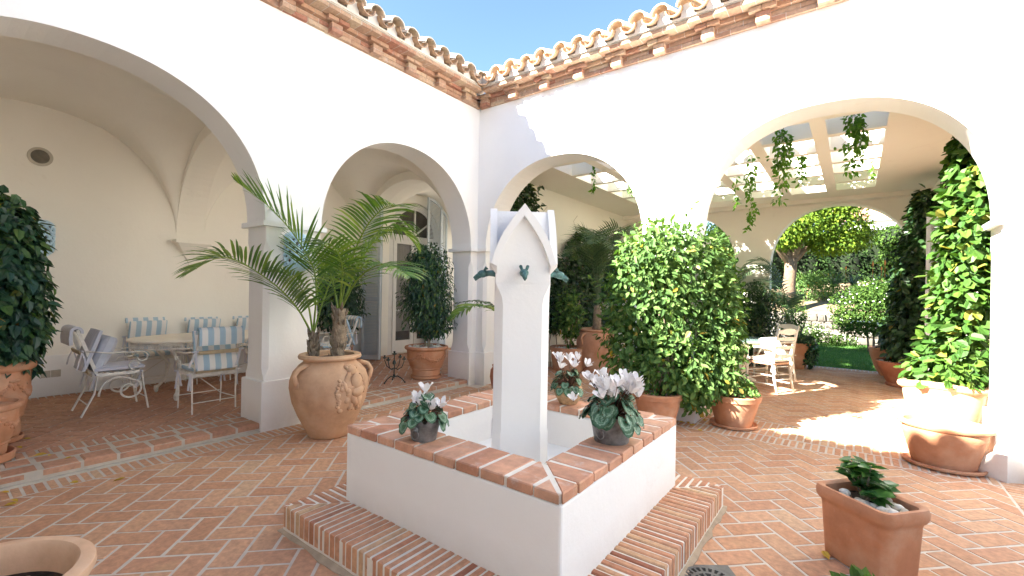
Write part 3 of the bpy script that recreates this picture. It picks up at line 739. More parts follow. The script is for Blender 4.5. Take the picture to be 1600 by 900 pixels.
def blobleaves(mb, blobs, n, L, W, g, down=.55, shape='oval', shell=(.72, 1.06), jit=.35, out=.8, accept=None):
    """blobs: (centre, radii, axisrot)"""
    wts = [b[1][0]*b[1][1]+b[1][1]*b[1][2]+b[1][0]*b[1][2] for b in blobs]
    for _ in range(n):
        c, rad, az = g.choices(blobs, wts)[0]; u = rdir(g); k = g.uniform(*shell); k *= 1+.16*mnoise.noise(u*2.3+Vector(c))
        p = Vector((u.x*rad[0], u.y*rad[1], u.z*rad[2]))*k; nn = Vector((u.x/rad[0], u.y/rad[1], u.z/rad[2])).normalized()
        if az: p.rotate(Euler((0, 0, az))); nn.rotate(Euler((0, 0, az)))
        p = p+Vector(c)
        if accept and not accept(p): continue
        d = (nn*g.uniform(.1, out)+Vector((0, 0, -down))+rdir(g)*.7).normalized(); m = (nn+Vector((0, 0, .5))+rdir(g)*jit)
        s = g.uniform(.65, 1.15); leaf(mb, p, d, m, L*s, W*s, min(1, max(0, g.random())), shape=shape)
def frond(mb, pts, L, W, n, g, droop=.35, back=.55, side_bias=0., rad=.008, r0=.5, nrm=None, stemmb=None, t0=.18, tips=.35, spread=1.):
    """pinnate palm frond along a curve"""
    P = [Vector(p) for p in pts]
    def cr_(t):
        t = max(0, min(.9999, t))*(len(P)-1); i = int(t); f = t-i; a = P[max(i-1, 0)]; b = P[i]; c = P[i+1]; d = P[min(i+2, len(P)-1)]
        return .5*((2*b)+(c-a)*f+(2*a-5*b+4*c-d)*f*f+(3*b-a-3*c+d)*f**3)
    S_ = [cr_(i/16) for i in range(17)]
    (stemmb or mb).tube(S_, [rad*(1-.75*i/16) for i in range(17)], 6, r0)
    for i in range(n):
        t = t0+(1-t0)*(i+.5)/n; p = cr_(t); T = (cr_(min(1, t+.03))-cr_(t-.03)).normalized()
        U = Vector((0, 0, 1)) if nrm is None else Vector(nrm); U = (U-T*U.dot(T)).normalized() if abs(U.dot(T)) < .98 else T.orthogonal().normalized()
        S0 = T.cross(U)
        k = math.sin(math.pi*min(1, (t-t0)/(1-t0)*.8+.17))**.6; k = k*(1-tips*max(0, t-.75)/.25)
        for sg in (-1, 1):
            l = L*k*g.uniform(.88, 1.08); d = (S0*sg*spread+T*(back+.5*max(0, t-.6))+U*g.uniform(.05, .3)).normalized()
            w_ = W*g.uniform(.85, 1.1); q = p.copy(); m = (U-S0*sg*.5+rdir(g)*.12).normalized(); cs = []
            for j in range(5):
                ww = w_*(.35, 1, .95, .65, .04)[j]; sd_ = d.cross(m).normalized(); cs.append((q-sd_*ww/2, q+m*ww*.12, q+sd_*ww/2)); 
                q = q+d*(l/4); d = (d+Vector((0, 0, -droop*(.4+.35*j)*g.uniform(.7, 1.2)))).normalized()
            idx = [[mb.vert(x) for x in c] for c in cs]; rr = g.random()
            for j in range(4):
                for h in (0, 1): mb.face((idx[j][h], idx[j][h+1], idx[j+1][h+1], idx[j+1][h]), rr)
def pebbles(name, mb_mat, parent, c, rx, ry, z, n, size, g, inner=0.):
    mb = MB()
    for _ in range(n):
        a = g.uniform(0, 2*math.pi); k = math.sqrt(g.uniform(inner, 1)); s = size*g.uniform(.6, 1.2)
        mb.ell((c[0]+rx*k*math.cos(a), c[1]+ry*k*math.sin(a), z+g.uniform(-.3, .5)*s), (s, s*g.uniform(.65, .95), s*g.uniform(.5, .75)), Euler((g.uniform(-.5, .5), g.uniform(-.5, .5), g.uniform(0, 3))), 8, 5, g.random(), nz=.25, sd=g.random()*9)
    o = mb.build(name, mb_mat, parent, smooth='all'); o['kind'] = 'stuff'; return o
def pot_profile(r, h, base=.62, lip=.045, lh=.07, style='plain'):
    b = r*base
    if style == 'plain':
        P = [(0.01, 0), (b, 0), (b+.008, .01), (b+(r-b)*.55, h*.5), (r-.022, h-lh-.015), (r-.02, h-lh), (r-.002, h-lh+.006), (r, h-lh*.55), (r+.006, h-.012), (r-.004, h), (r-lip, h), (r-lip-.006, h-.012), (r-lip-.01, h-.06), (0.01, h-.075)]
    elif style == 'urn':
        P = [(0.01, 0), (b*.93, 0), (b*.95, .03), (b*.9, .045), (b*.98, .06), (b*1.0, h*.28), (b*1.1, h*.31), (b*1.08, h*.345), (b*1.14, h*.37), (r*.86, h*.6), (r*.9, h*.85), (r*.90, h*.88), (r*.99, h*.905), (r*1.02, h*.94), (r*1.0, h*.985), (r*.95, h), (r*.88, h), (r*.86, h-.03), (0.01, h-.05)]
    return P
def saucer(r, h, c, parent, m, sx=1, sy=1, name='saucer'):
    mb = MB(); mb.lathe([(.01, .004), (r*.9, .004), (r*.97, .012), (r, h), (r*.95, h+.004), (r*.88, .02), (.01, .014)], 44, c, sx, sy); return mb.build(name, m, parent, smooth=True)
def soil(parent, r, z, c=(0, 0, 0), sx=1, sy=1):
    mb = MB(); mb.lathe([(.001, z+.006), (r*.5, z+.004), (r, z)], 20, c, sx, sy); return mb.build('soil', SOIL, parent)
G = random.Random(42)

# big honey coloured jar with two palms ------------------------------------
JX, JY = -4.31, 2.63
t = thing('potted_palm', 'large honey coloured terracotta jar with relief figures and two feathery palms beside the left pillar', 'potted plant', (JX, JY, .005))
prof = [(.01, 0), (.185, 0), (.20, .012), (.235, .09), (.30, .22), (.355, .36), (.382, .50), (.378, .58), (.35, .66), (.30, .722), (.262, .752), (.250, .775), (.262, .786), (.300, .795), (.306, .812), (.296, .832), (.268, .838), (.235, .828), (.225, .79), (.01, .76)]
mb = MB(); mb.lathe(prof, 64, wob=.004); jar = mb.build('jar', TERRAJ, t, smooth=True)
def jr(z):
    for (r0, z0), (r1, z1) in zip(prof[1:], prof[2:]):
        if z0 <= z <= z1 and z1 > z0: return r0+(r1-r0)*(z-z0)/(z1-z0)
    return .3
def onjar(a, z, o=0.): r_ = jr(z)+o; return Vector((r_*math.cos(a), r_*math.sin(a), z))
for a in (R(-80), R(58)):
    mb = MB(); pts = [onjar(a, .735, -.02), onjar(a, .74, .03), onjar(a-.02, .715, .065), onjar(a-.05, .66, .055), onjar(a-.06, .60, .02), onjar(a-.06, .57, -.005)]
    mb.tube(pts, [.022, .024, .024, .023, .026, .03], 10); 
    for k in (-1, 0, 1): mb.ell(onjar(a-.06+k*.06, .555, .0), (.016, .016, .035), None, 8, 5)
    mb.build('handle', TERRAJ, t, smooth='all')
mb = MB(); ac = R(2)
def bl(da, z, a_, b_, c_, tilt=0.):
    da *= 1.35; a_ *= 1.25; b_ *= 1.15; z = .5+(z-.48)*1.05; c_ *= .9
    q = onjar(ac+da, z, -.004); e = Euler((0, 0, ac+da)); m_ = Euler((tilt, 0, 0)).to_matrix().to_4x4(); m2 = e.to_matrix().to_4x4()@m_
    mb.ell(q, (c_, a_, b_), m2.to_euler(), 12, 7)
bl(.05, .66, .045, .048, .05); bl(.05, .70, .05, .02, .04)            # head and curls
for k in range(7): bl(-.06+.04*k, .69+.012*math.sin(k*2), .018, .018, .045)
bl(.10, .56, .055, .075, .042, .15); bl(.13, .47, .06, .05, .045, .3); bl(-.10, .60, .02, .06, .03, -.5); bl(-.16, .53, .018, .05, .03, .3)
bl(.27, .58, .02, .055, .03, .5); bl(.32, .50, .018, .05, .03, -.2); bl(.06, .39, .028, .06, .035, .5); bl(.19, .38, .028, .06, .035, -.3); bl(0, .33, .02, .04, .03, -.5); bl(.20, .31, .022, .035, .03)
g = random.Random(5)
for k in range(26):
    bl(-.30+g.uniform(0, .62), .30+g.uniform(0, .3), .012+g.random()*.014, .02+g.random()*.018, .022, g.uniform(-1.4, 1.4))
for k in range(9): bl(-.28+.03*math.sin(k), .34+k*.03, .014, .022, .022, (-1)**k*.8)
mb.build('relief_figure', TERRAJ, t, smooth='all')
soil(t, .225, .785)
def rel(u, v, d): return pt(u, v, d)-Vector((JX, JY, .005))
for (u0, v0, u1, v1, r0, r1, sd_) in ((490, 568, 489, 520, .052, .045, 1), (527, 568, 531, 482, .075, .062, 2)):
    mb = MB(); a = rel(u0, v0, 4.72); b = rel(u1, v1, 4.76); pts = [a.lerp(b, i/10) for i in range(11)]; gg = random.Random(sd_)
    mb.tube(pts, [(r0+(r1-r0)*i/10)*(1+.12*gg.uniform(-1, 1)) for i in range(11)], 12)
    for i in range(46):
        q = a.lerp(b, gg.random()); an = gg.uniform(0, 6.28); rr_ = (r0+r1)/2; s_ = Vector((math.cos(an), math.sin(an), 0))
        mb.tube([q+s_*rr_*.8, q+s_*rr_*1.08+Vector((0, 0, .03)), q+s_*rr_*1.3+Vector((0, 0, .075))], [.016, .012, .003], 5)
    mb.build('trunk', BARK, t, smooth='all')
gg = random.Random(21)
FR = [  # pixel guided curves given real depths (metres from the camera)
 ([(489, 522, 4.76), (494, 440, 4.72), (474, 388, 4.6), (428, 330, 4.45), (370, 284, 4.3)], .36, .030, 34, .10),
 ([(487, 522, 4.74), (462, 478, 4.6), (418, 436, 4.35), (352, 402, 4.05), (292, 428, 3.85)], .34, .028, 40, .30),
 ([(530, 486, 4.78), (548, 410, 4.72), (572, 355, 4.62), (600, 325, 4.5), (622, 322, 4.4)], .34, .034, 30, .30),
 ([(532, 486, 4.8), (562, 410, 4.85), (592, 370, 4.9), (624, 358, 5.0), (652, 386, 5.05)], .38, .034, 32, .75),
 ([(532, 486, 4.74), (556, 440, 4.6), (588, 415, 4.45), (618, 418, 4.3), (640, 432, 4.2)], .30, .034, 26, .35),
 ([(528, 486, 4.82), (520, 440, 4.9), (508, 415, 5.0), (490, 405, 5.15), (465, 412, 5.25)], .26, .028, 24, .35),
 ([(490, 520, 4.8), (505, 470, 4.9), (522, 430, 5.0), (545, 400, 5.1), (570, 385, 5.2)], .28, .03, 24, .3),
 ([(529, 488, 4.74), (535, 430, 4.6), (530, 400, 4.45), (512, 380, 4.3), (478, 400, 4.15)], .26, .03, 24, .4),
 ([(489, 522, 4.72), (480, 470, 4.6), (462, 440, 4.5), (440, 425, 4.4), (415, 425, 4.35)], .24, .026, 20, .35),
]
for k, (cp_, L_, W_, n_, dr_) in enumerate(FR):
    if k < 2: L_ *= 1.3; W_ *= 1.15; dr_ *= .8
    mb = MB(); frond(mb, [rel(*q) for q in cp_], L_*1.42, W_*.78, int(n_*1.1), gg, droop=dr_*.7, rad=.011, r0=.9); mb.build('palm_frond', L_PALM, t, smooth='all')

# generic potted things ----------------------------------------------------
def garland(mb, r_of, h0, n_sw, g, a0=0.):
    for s in range(n_sw):
        A = a0+2*math.pi*s/n_sw
        for i in range(15):
            f = i/14; a = A+f*2*math.pi/n_sw; z = h0-math.sin(math.pi*f)*h0*.23; th = .4+.6*math.sin(math.pi*f)
            for _ in range(4):
                aa = a+g.uniform(-.05, .05); zz = z+g.uniform(-.018, .018)*th; rr_ = r_of(zz)
                mb.ell((rr_*math.cos(aa), rr_*math.sin(aa), zz), (.013, .013, .011+.006*th), None, 6, 4)
        for sg in (-1, 1): mb.ell((r_of(h0)*math.cos(A+sg*.07), r_of(h0)*math.sin(A+sg*.07), h0+.01), (.02, .028, .016), Euler((0, 0, A)), 8, 5)
        for zz in (h0-.03, h0-.055): mb.ell((r_of(zz)*math.cos(A), r_of(zz)*math.sin(A), zz), (.012, .014, .02), None, 7, 5)
def urn(t, r, h, m, seed=1, sau=True):
    P = pot_profile(r, h, .66, style='urn'); mb = MB(); mb.lathe(P, 48); mb.build('pot', m, t, smooth=True)
    def rof(z):
        for (r0, z0), (r1, z1) in zip(P[1:14], P[2:15]):
            if z0 <= z <= z1 and z1 > z0: return r0+(r1-r0)*(z-z0)/(z1-z0)
        return r*.88
    mb = MB(); garland(mb, rof, h*.76, 4, random.Random(seed), .5); mb.build('garland_relief', m, t, smooth='all')
    soil(t, r*.87, h-.045)
    if sau: saucer(r*.74, .045, (0, 0, 0), t, m)
def stems(t, pts, rads, m=BARK, name='stem'):
    mb = MB()
    for P, rr_ in zip(pts, rads): mb.tube(P, [rr_*(1-.5*i/(len(P)-1)) for i in range(len(P))], 7)
    return mb.build(name, m, t, smooth='all')
# ficus by the shuttered door
t = thing('potted_ficus', 'dense dark green ficus in a garlanded terracotta urn with white pebbles, right of the candelabra', 'potted plant', (-5.56, 5.10, GZ))
urn(t, .345, .52, TERRA, 3); pebbles('pebbles', PEB, t, (0, 0), .27, .27, .495, 60, .034, G, .25)
stems(t, [[(-.04, 0, .4), (-.05, .02, .7), (-.08, .03, 1.3)], [(.03, .02, .4), (.05, .02, .8), (.06, 0, 1.4)], [(0, -.03, .4), (.01, -.04, .8), (0, 0, 1.5)], [(.07, -.03, .4), (.08, -.04, .7), (.12, -.04, 1.2)]], [.018]*4, PALE_BARK)
mb = MB(); g = random.Random(31)
blobleaves(mb, [((0, 0, 1.62), (.40, .40, .55), 0), ((0, 0, 1.2), (.45, .44, .48), 0), ((.1, .03, .95), (.34, .34, .30), 0), ((-.1, 0, 1.85), (.26, .28, .30), 0)], 6500, .075, .034, g, shape='oval', shell=(.55, 1.08), down=.9)
mb.build('foliage', L_FIC, t)
q = onz(527, 563, .09)
t = thing('potted_ficus', 'dark ficus in a terracotta urn by the back wall, half hidden behind the palm jar', 'potted plant', (-7.55, 4.75, GZ))
urn(t, .30, .42, TERRAD, 4, sau=False)
stems(t, [[(0, 0, .38), (.02, 0, .8), (0, 0, 1.3)]], [.02], PALE_BARK)
mb = MB(); blobleaves(mb, [((0, 0, 1.5), (.42, .42, .70), 0), ((0, 0, 1.1), (.46, .46, .5), 0)], 4200, .085, .038, g, shell=(.55, 1.08), down=.9)
mb.build('foliage', L_FIC, t)
# ficus at the left edge
t = thing('potted_ficus', 'tall column of dark ficus leaves in a terracotta urn at the left edge', 'potted plant', (-6.06, .46, GZ))
urn(t, .27, .72, TERRA, 6); mb = MB(); g = random.Random(77)
blobleaves(mb, [((-.06, -.04, 1.62), (.36, .36, .60), 0), ((-.04, -.02, 1.25), (.38, .38, .58), 0), ((-.02, -.02, .92), (.34, .34, .42), 0), ((-.10, 0, 1.9), (.28, .28, .32), 0)], 6200, .11, .065, g, shell=(.6, 1.06), down=.8, shape='heart')
mb.build('foliage', L_FIC, t); stems(t, [[(0, 0, .6), (0, .03, 1.0), (.02, 0, 1.6)]], [.025], PALE_BARK)
t = thing('terracotta_urn', 'low empty terracotta urn at the left edge, in front of the ficus urn', 'urn', (-5.47, .335, GZ))
urn(t, .255, .46, TERRA, 8, sau=False); saucer(.215, .07, (0.02, 0, 0), t, TERRA)
# near bowl
t = thing('terracotta_bowl', 'wide pale terracotta bowl with bare soil in the bottom left corner', 'planter', (-2.52, .165, .005))
mb = MB(); mb.lathe([(.01, 0), (.20, 0), (.235, .14), (.275, .30), (.285, .345), (.31, .36), (.322, .385), (.318, .41), (.30, .42), (.272, .418), (.262, .405), (.255, .36), (.24, .30), (.01, .28)], 64, wob=.006); mb.build('bowl', TERRAP, t, smooth=True)
soil(t, .245, .305); pebbles('bark_chips', BARK, t, (0, 0), .2, .2, .31, 40, .016, G)

# iron candelabra
t = thing('candelabra', 'dark wrought iron five arm candelabra standing on the gallery floor before the ficus urn', 'candelabra', (-5.62, 4.50, GZ))
mb = MB(); mb.tube([(0, 0, .06), (0, 0, .44)], .0075, 8)
for k in range(3):
    a = k*2*math.pi/3+.5; c, s = math.cos(a), math.sin(a); mb.tube([(0, 0, .09), (c*.06, s*.06, .10), (c*.13, s*.13, .06), (c*.17, s*.17, .015)], [.009, .008, .007, .007], 7); mb.ell((c*.175, s*.175, .012), (.013, .013, .013), None, 8, 6)
mb.ell((0, 0, .11), (.016, .016, .02), None, 8, 6); mb.build('stand', IRONG, t, smooth='all')
for k in range(4):
    a = k*math.pi/2+.35; c, s = math.cos(a), math.sin(a); mb = MB()
    mb.tube([(0, 0, .22), (c*.06, s*.06, .20), (c*.13, s*.13, .24), (c*.165, s*.165, .32), (c*.17, s*.17, .36)], .006, 7)
    mb.lathe([(.008, .355), (.03, .36), (.034, .372), (.012, .375), (.012, .395), (.016, .405), (.001, .405)], 12, (c*.17, s*.17, 0)); mb.build('arm', IRONG, t, smooth='all')
mb = MB(); mb.lathe([(.008, .42), (.034, .43), (.038, .442), (.013, .446), (.013, .468), (.018, .478), (.001, .478)], 12); mb.build('candle_cup', IRONG, t, smooth=True); mb = MB(); mb.lathe([(.01, .27), (.03, .29), (.022, .32), (.01, .34)], 12); mb.build('knop', IRONG, t, smooth=True)

# cyclamens ----------------------------------------------------------------
def cyc_leaf(mb, p, d, n, S_, r):
    d = Vector(d).normalized(); n = Vector(n); n = (n-d*n.dot(d)).normalized(); s = d.cross(n); p = Vector(p); K = 14
    c = mb.vert(p+d*S_*.42-n*S_*.05, 0.)
    ring = []
    for lv, ac_ in ((.55, .55), (1., 1.)):
        rg = []
        for j in range(K):
            t_ = 2*math.pi*j/K; x = -math.cos(t_); y = math.sin(t_)
            k = 1-.30*math.exp(-((t_)/.5)**2)-.30*math.exp(-((t_-2*math.pi)/.5)**2)+.12*math.exp(-((t_-math.pi)/.5)**2)
            k *= 1+.03*(-1)**j
            rg.append(mb.vert(p+d*S_*(.42+.55*x*k*lv)+s*S_*.52*y*k*lv+n*S_*(.10*abs(y)*lv-.16*lv*lv*max(0, x)+.02*(-1)**j*(lv > .9)), ac_))
        ring.append(rg)
    for j in range(K):
        j2 = (j+1) % K; mb.face((c, ring[0][j], ring[0][j2]), r); mb.face((ring[0][j], ring[1][j], ring[1][j2], ring[0][j2]), r)
def cyc_flower(mb, stemmb, p0, p, g, s=.045):
    mid = (p0+p)/2+Vector((0, 0, .02)); stemmb.tube([p0, mid, p, p+Vector((0, 0, -.012))], [.0022, .002, .002, .003], 5)
    ax = rdir(g); ax.z = abs(ax.z)+1.6; ax.normalize(); q = ax.orthogonal().normalized()
    for k in range(5):
        a = k*2*math.pi/5+g.uniform(-.2, .2); o = q.copy(); o.rotate(Matrix.Rotation(a, 3, ax)); tan = ax.cross(o); b = p+o*.006
        L_ = s*g.uniform(.85, 1.15); cs = []
        for (h, w_, ou) in ((0, .005, 0), (.3, .010, .012), (.62, .0155, .018), (.88, .0125, .020+g.uniform(0, .016)), (1.02, .003, .030)):
            c = b+ax*L_*h+o*ou; tw = tan*math.cos(h*.6)+o*math.sin(h*.6); cs.append([mb.vert(c-tw*w_*s/.045), mb.vert(c+o*.003), mb.vert(c+tw*w_*s/.045)])
        for j in range(4):
            for h in (0, 1): mb.face((cs[j][h], cs[j][h+1], cs[j+1][h+1], cs[j+1][h]), 0)
def cyclamen(label, loc, rb, rt, h, nl, nf, spread, fh, leafs, seed, pot='zinc', fl=None):
    t = thing('potted_cyclamen', label, 'potted plant', loc, 0, 'cyclamens on the fountain coping'); g = random.Random(seed)
    mb = MB()
    if pot == 'zinc':
        K = 48; rings = []
        for (r_, z) in ((.01, 0), (rb, 0), (rb+.002, .004), (rb+(rt-rb)*.5, h*.5), (rt, h*.86)): rings.append([(r_*math.cos(2*math.pi*j/K), r_*math.sin(2*math.pi*j/K), z) for j in range(K)])
        rings.append([((rt+.004)*math.cos(2*math.pi*j/K), (rt+.004)*math.sin(2*math.pi*j/K), h+(.012 if j % 4 < 2 else -.008)) for j in range(K)])
        rings.append([((rt+.001)*math.cos(2*math.pi*j/K), (rt+.001)*math.sin(2*math.pi*j/K), h+(.012 if j % 4 < 2 else -.008)) for j in range(K)])
        rings.append([((rt-.006)*math.cos(2*math.pi*j/K), (rt-.006)*math.sin(2*math.pi*j/K), h*.8) for j in range(K)])
        mb.loft(rings, cap=False); mb.build('bucket', ZINC, t, smooth=True)
        mb = MB(); a = R(-75) if seed == 1 else R(-95); c, s = math.cos(a), math.sin(a); rr_ = rb+(rt-rb)*.62
        mb.ell((rr_*c, rr_*s, h*.66), (.016, .016, .017), None, 10, 7); mb.ell(((rr_+.012)*c, (rr_+.012)*s, h*.62), (.009, .009, .008), None, 8, 6)
        tt = Vector((-s, c, 0)); cc = Vector(((rr_+.014)*c, (rr_+.014)*s, h*.42)); mb.tube([cc+tt*.024*math.cos(q_)+Vector((0, 0, .026*math.sin(q_))) for q_ in [i*math.pi/8 for i in range(17)]], .003, 6)
        mb.build('ring_handle', ZINC, t, smooth='all')
    else:
        mb.lathe([(.01, 0), (rb, 0), (rb*1.25, h*.25), (rt*1.06, h*.62), (rt*1.03, h*.85), (rt*.98, h), (rt*.9, h), (rt*.9, h*.9), (.01, h*.88)], 40); mb.build('pot', WICKER, t, smooth=True)
        mb = MB()
        for k in range(9): mb.lathe([(lambda z: (rb*1.0+(rt*1.06-rb)*min(1, z/(h*.6))+.002, z))(h*(.1+.085*k)+dz) for dz in (0, .004, .008)], 40)
        mb.build('woven_band', WICKER, t, smooth=True)
    soil(t, rt*.92, h*.88)
    lm = MB(); sm = MB()
    for i in range(nl):
        a = g.uniform(0, 2*math.pi); k = math.sqrt(g.uniform(.05, 1)); e = (1-k)
        p0 = Vector((.02*math.cos(a), .02*math.sin(a), h*.9)); q = Vector((spread*k*.78*math.cos(a), spread*k*.78*math.sin(a), h+.015+e*leafs*1.3+.045*(1-k*k)-.02*k+g.uniform(-.012, .012)))
        o = Vector((math.cos(a), math.sin(a), 0)); S_ = leafs*g.uniform(.75, 1.12)
        sm.tube([p0, (p0+q)/2+Vector((0, 0, .02)), q], .003, 5)
        cyc_leaf(lm, q-o*S_*.2, o*(.75)+Vector((0, 0, -.25-.75*k*k))+rdir(g)*.2, Vector((0, 0, 1))+o*(.5+k)*.9+rdir(g)*.35, S_*.84, g.random())
    lm.build('leaves', L_CYC, t, smooth='all'); fm = MB()
    for i in range(nf):
        if fl: x, y, z = fl[i % len(fl)]; x += (i >= len(fl))*.03; z -= (i >= len(fl))*.02
        else: a = g.uniform(0, 6.28); k = math.sqrt(g.random())*spread*.72; x, y, z = k*math.cos(a), k*math.sin(a), fh*g.uniform(.72, 1)
        p = Vector((x, y, z)); cyc_flower(fm, sm, Vector((x*.2, y*.2, h)), p, g, .05)
    fm.build('flowers', FLOW, t, smooth='all'); sm.build('stems', STEM, t, smooth='all')
    return t
def fpos(c, u, v, d): q = pt(u, v, d)-Vector(c); return tuple(q)
c = (-1.985, 1.815, .639)
cyclamen('small cyclamen with three white blooms in a ring-handled grey zinc bucket on the left coping', c, .068, .094, .12, 30, 7, .17, .3, .085, 1,
  fl=[fpos(c, 652, 626, 2.62), fpos(c, 667, 632, 2.6), fpos(c, 665, 612, 2.62), fpos(c, 676, 637, 2.58), fpos(c, 688, 636, 2.58)])
c = (-1.13, 2.50, .639)
cyclamen('largest cyclamen with many white blooms in a wide grey zinc bucket on the right coping', c, .098, .125, .15, 64, 38, .23, .36, .105, 2)
c = (-1.79, 3.14, .639)
cyclamen('cyclamen with sparse white blooms in a round tan woven pot on the far coping', c, .07, .105, .14, 38, 8, .17, .34, .085, 3, pot='w',
  fl=[fpos(c, 872, 560, 3.55), fpos(c, 876, 575, 3.5), fpos(c, 890, 563, 3.6), fpos(c, 903, 562, 3.5), fpos(c, 897, 573, 3.45), fpos(c, 917, 572, 3.5), fpos(c, 896, 625, 3.36)])

# ------------------------------------------------------------------ dining gallery furniture
def scroll(c, r0, turns, a0, sgn, ax1, ax2, n=22, grow=.9):
    P = []
    for i in range(n+1):
        f = i/n; a = a0+sgn*f*turns*2*math.pi; r_ = r0*(1-grow*f); P.append(Vector(c)+Vector(ax1)*r_*math.cos(a)+Vector(ax2)*r_*math.sin(a))
    return P
def ribbon(mb, p, L, g):
    for k in range(2):
        d = Vector((g.uniform(-.3, .3), g.uniform(-.3, .3), -1)).normalized(); q = Vector(p); s = d.orthogonal().normalized()*.011; cs = []
        for j in range(5):
            cs.append((mb.vert(q-s), mb.vert(q+s))); q = q+d*L/4+rdir(g)*.006
        for j in range(4): mb.face((cs[j][0], cs[j][1], cs[j+1][1], cs[j+1][0]))
    s = Vector((.02, .008, .008))
    for k in (-1, 1): mb.ell(Vector(p)+Vector((0, k*.018, 0)), (.011, .022, .012), None, 7, 5)
def cushion(mb, c, sx, sy, sz, rot=None, bulge=.3, n=10):
    c = Vector(c)
    def f(u, v, top):
        e = (1-abs(u)**4)*(1-abs(v)**4); z = sz*(.38+.62*e**.5)*(1 if top else -1)*.5
        k = 1-.02*(abs(u*v))
        p = Vector((u*sx/2*k, v*sy/2*k, z)); 
        if rot: p.rotate(rot)
        return c+p
    for top in (True, False):
        g_ = [[mb.vert(f(-1+2*i/n, -1+2*j/n, top)) for j in range(n+1)] for i in range(n+1)]
        for i in range(n):
            for j in range(n):
                q = (g_[i][j], g_[i+1][j], g_[i+1][j+1], g_[i][j+1]); mb.face(q if top else q[::-1])
    for i in range(n):
        for (u0, v0, u1, v1) in ((-1+2*i/n, -1, -1+2*(i+1)/n, -1), (-1+2*(i+1)/n, 1, -1+2*i/n, 1), (-1, -1+2*(i+1)/n, -1, -1+2*i/n), (1, -1+2*i/n, 1, -1+2*(i+1)/n)):
            mb.poly([f(u0, v0, False), f(u1, v1, False), f(u1, v1, True), f(u0, v0, True)])
def iron_chair(name, label, loc, rz, kind='thin', pillow=False, seed=1, stripe=None):
    """faces +x; seat .44 high"""
    stripe = stripe or STRIPE
    t = thing(name, label, 'chair', loc, rz, 'striped iron garden chairs around the dining table'); g = random.Random(seed); w_ = .22
    mb = MB()
    for s in (-1, 1):
        mb.bar((-.21, s*w_, .43), (.22, s*w_, .43), .014, .03)
    mb.bar((.22, -w_, .43), (.22, w_, .43), .014, .03); mb.bar((-.21, -w_, .43), (-.21, w_, .43), .014, .03)
    for i in range(6): mb.bar((-.15+.065*i, -w_, .448), (-.15+.065*i, w_, .448), .035, .008)
    mb.build('seat_frame', IRONW, t)
    for s in (-1, 1):
        mb = MB()
        if kind == 'scroll':
            mb.bar((.21, s*w_, .43), (.235, s*w_, .22), .012, .036, up=(0, 1, 0)); mb.bar((.235, s*w_, .23), (.275, s*w_, .0), .012, .036, up=(0, 1, 0))
        else: mb.tube([(.22, s*w_, .45), (.21, s*w_, .2), (.23, s*w_, 0)], .008, 7)
        mb.build('leg', IRONW, t, smooth=False)
        mb = MB()
        if kind == 'scroll':
            mb.bar((-.17, s*w_, .43), (-.20, s*w_, .22), .012, .042, up=(0, 1, 0)); mb.bar((-.195, s*w_, .24), (-.30, s*w_, .0), .012, .038, up=(0, 1, 0))
        else: mb.tube([(-.20, s*w_, .45), (-.20, s*w_, .2), (-.21, s*w_, 0)], .0085, 7)
        mb.build('leg', IRONW, t)
        mb = MB()
        if kind == 'scroll':
            P = [Vector((-.16+.33*(1-math.cos(a))/2*1.0, s*w_, .20+.19*math.sin(a))) for a in [i*math.pi/2/10*1.25 for i in range(11)]]
            P += scroll((.10, s*w_, .24), .115, 1.1, R(50), -1, (1, 0, 0), (0, 0, 1), 22, .6)
            mb.tube(P, .011, 8); mb.build('side_scroll', IRONW, t, smooth='all')
        mb = MB(); P = [Vector((-.27, s*w_, .70)), Vector((-.1, s*(w_+.03), .67)), Vector((.08, s*(w_+.04), .665)), Vector((.20, s*(w_+.035), .66))]
        P += scroll((.20, s*(w_+.03), .60), .06, .75, R(90), -1, (1, 0, 0), (0, 0, 1), 14, .35)
        mb.tube(P, .008, 7); mb.tube(scroll((.14, s*(w_+.02), .52), .062, 1.15, R(-90), -1, (1, 0, 0), (0, 0, 1), 20, .7), .007, 6); mb.build('armrest', IRONW, t, smooth='all')
        mb = MB(); mb.bar((-.17, s*.20, .42), (-.335, s*.20, .93), .014, .03); mb.build('back_post', IRONW, t)
    mb = MB()
    for f in (.10, .52): mb = MB(); mb.bar((-.225-.165*f, -.20, .42+.51*f), (-.225-.165*f, .20, .42+.51*f), .012, .042, up=(-.3, 0, 1)); mb.build('back_slat', TANW, t)
    mb = MB()
    if kind == 'scroll': mb.tube([(-.245, -w_, .12), (-.245, w_, .12)], .006, 6); mb.tube([(.255, -w_, .13), (.255, w_, .13)], .006, 6)
    else:
        mb.tube([(-.205, -w_, .12), (-.205, w_, .12)], .006, 6); mb.tube([(.22, -w_, .15), (.22, w_, .15)], .006, 6)
        mb.tube([(-.205, -w_, .13), (-.1, -.10, .18), (.20, .12, .43)], .006, 6)
    mb.build('stretcher', IRONW, t, smooth='all')
    mb = MB(); cushion(mb, (.02, 0, .487), .44, .44, .07); mb.build('seat_cushion', stripe, t, smooth='all')
    mb = MB(); e = Euler((0, R(-72), 0)); cushion(mb, (-.215, 0, .70), .46, .43, .07, e); mb.build('back_cushion', stripe, t, smooth='all')
    mb = MB(); rr_ = []
    for k in range(13):   # the flap rolled over the top of the back
        a = R(-15+205*k/12); r_ = .062; rr_.append((-.345+r_*math.cos(a)*.9, .905+r_*math.sin(a)))
    rr_ += [(-.405, .84), (-.400, .77)]
    def prof_(th): return [(x+(0 if 0 else 0), z) for x, z in rr_]
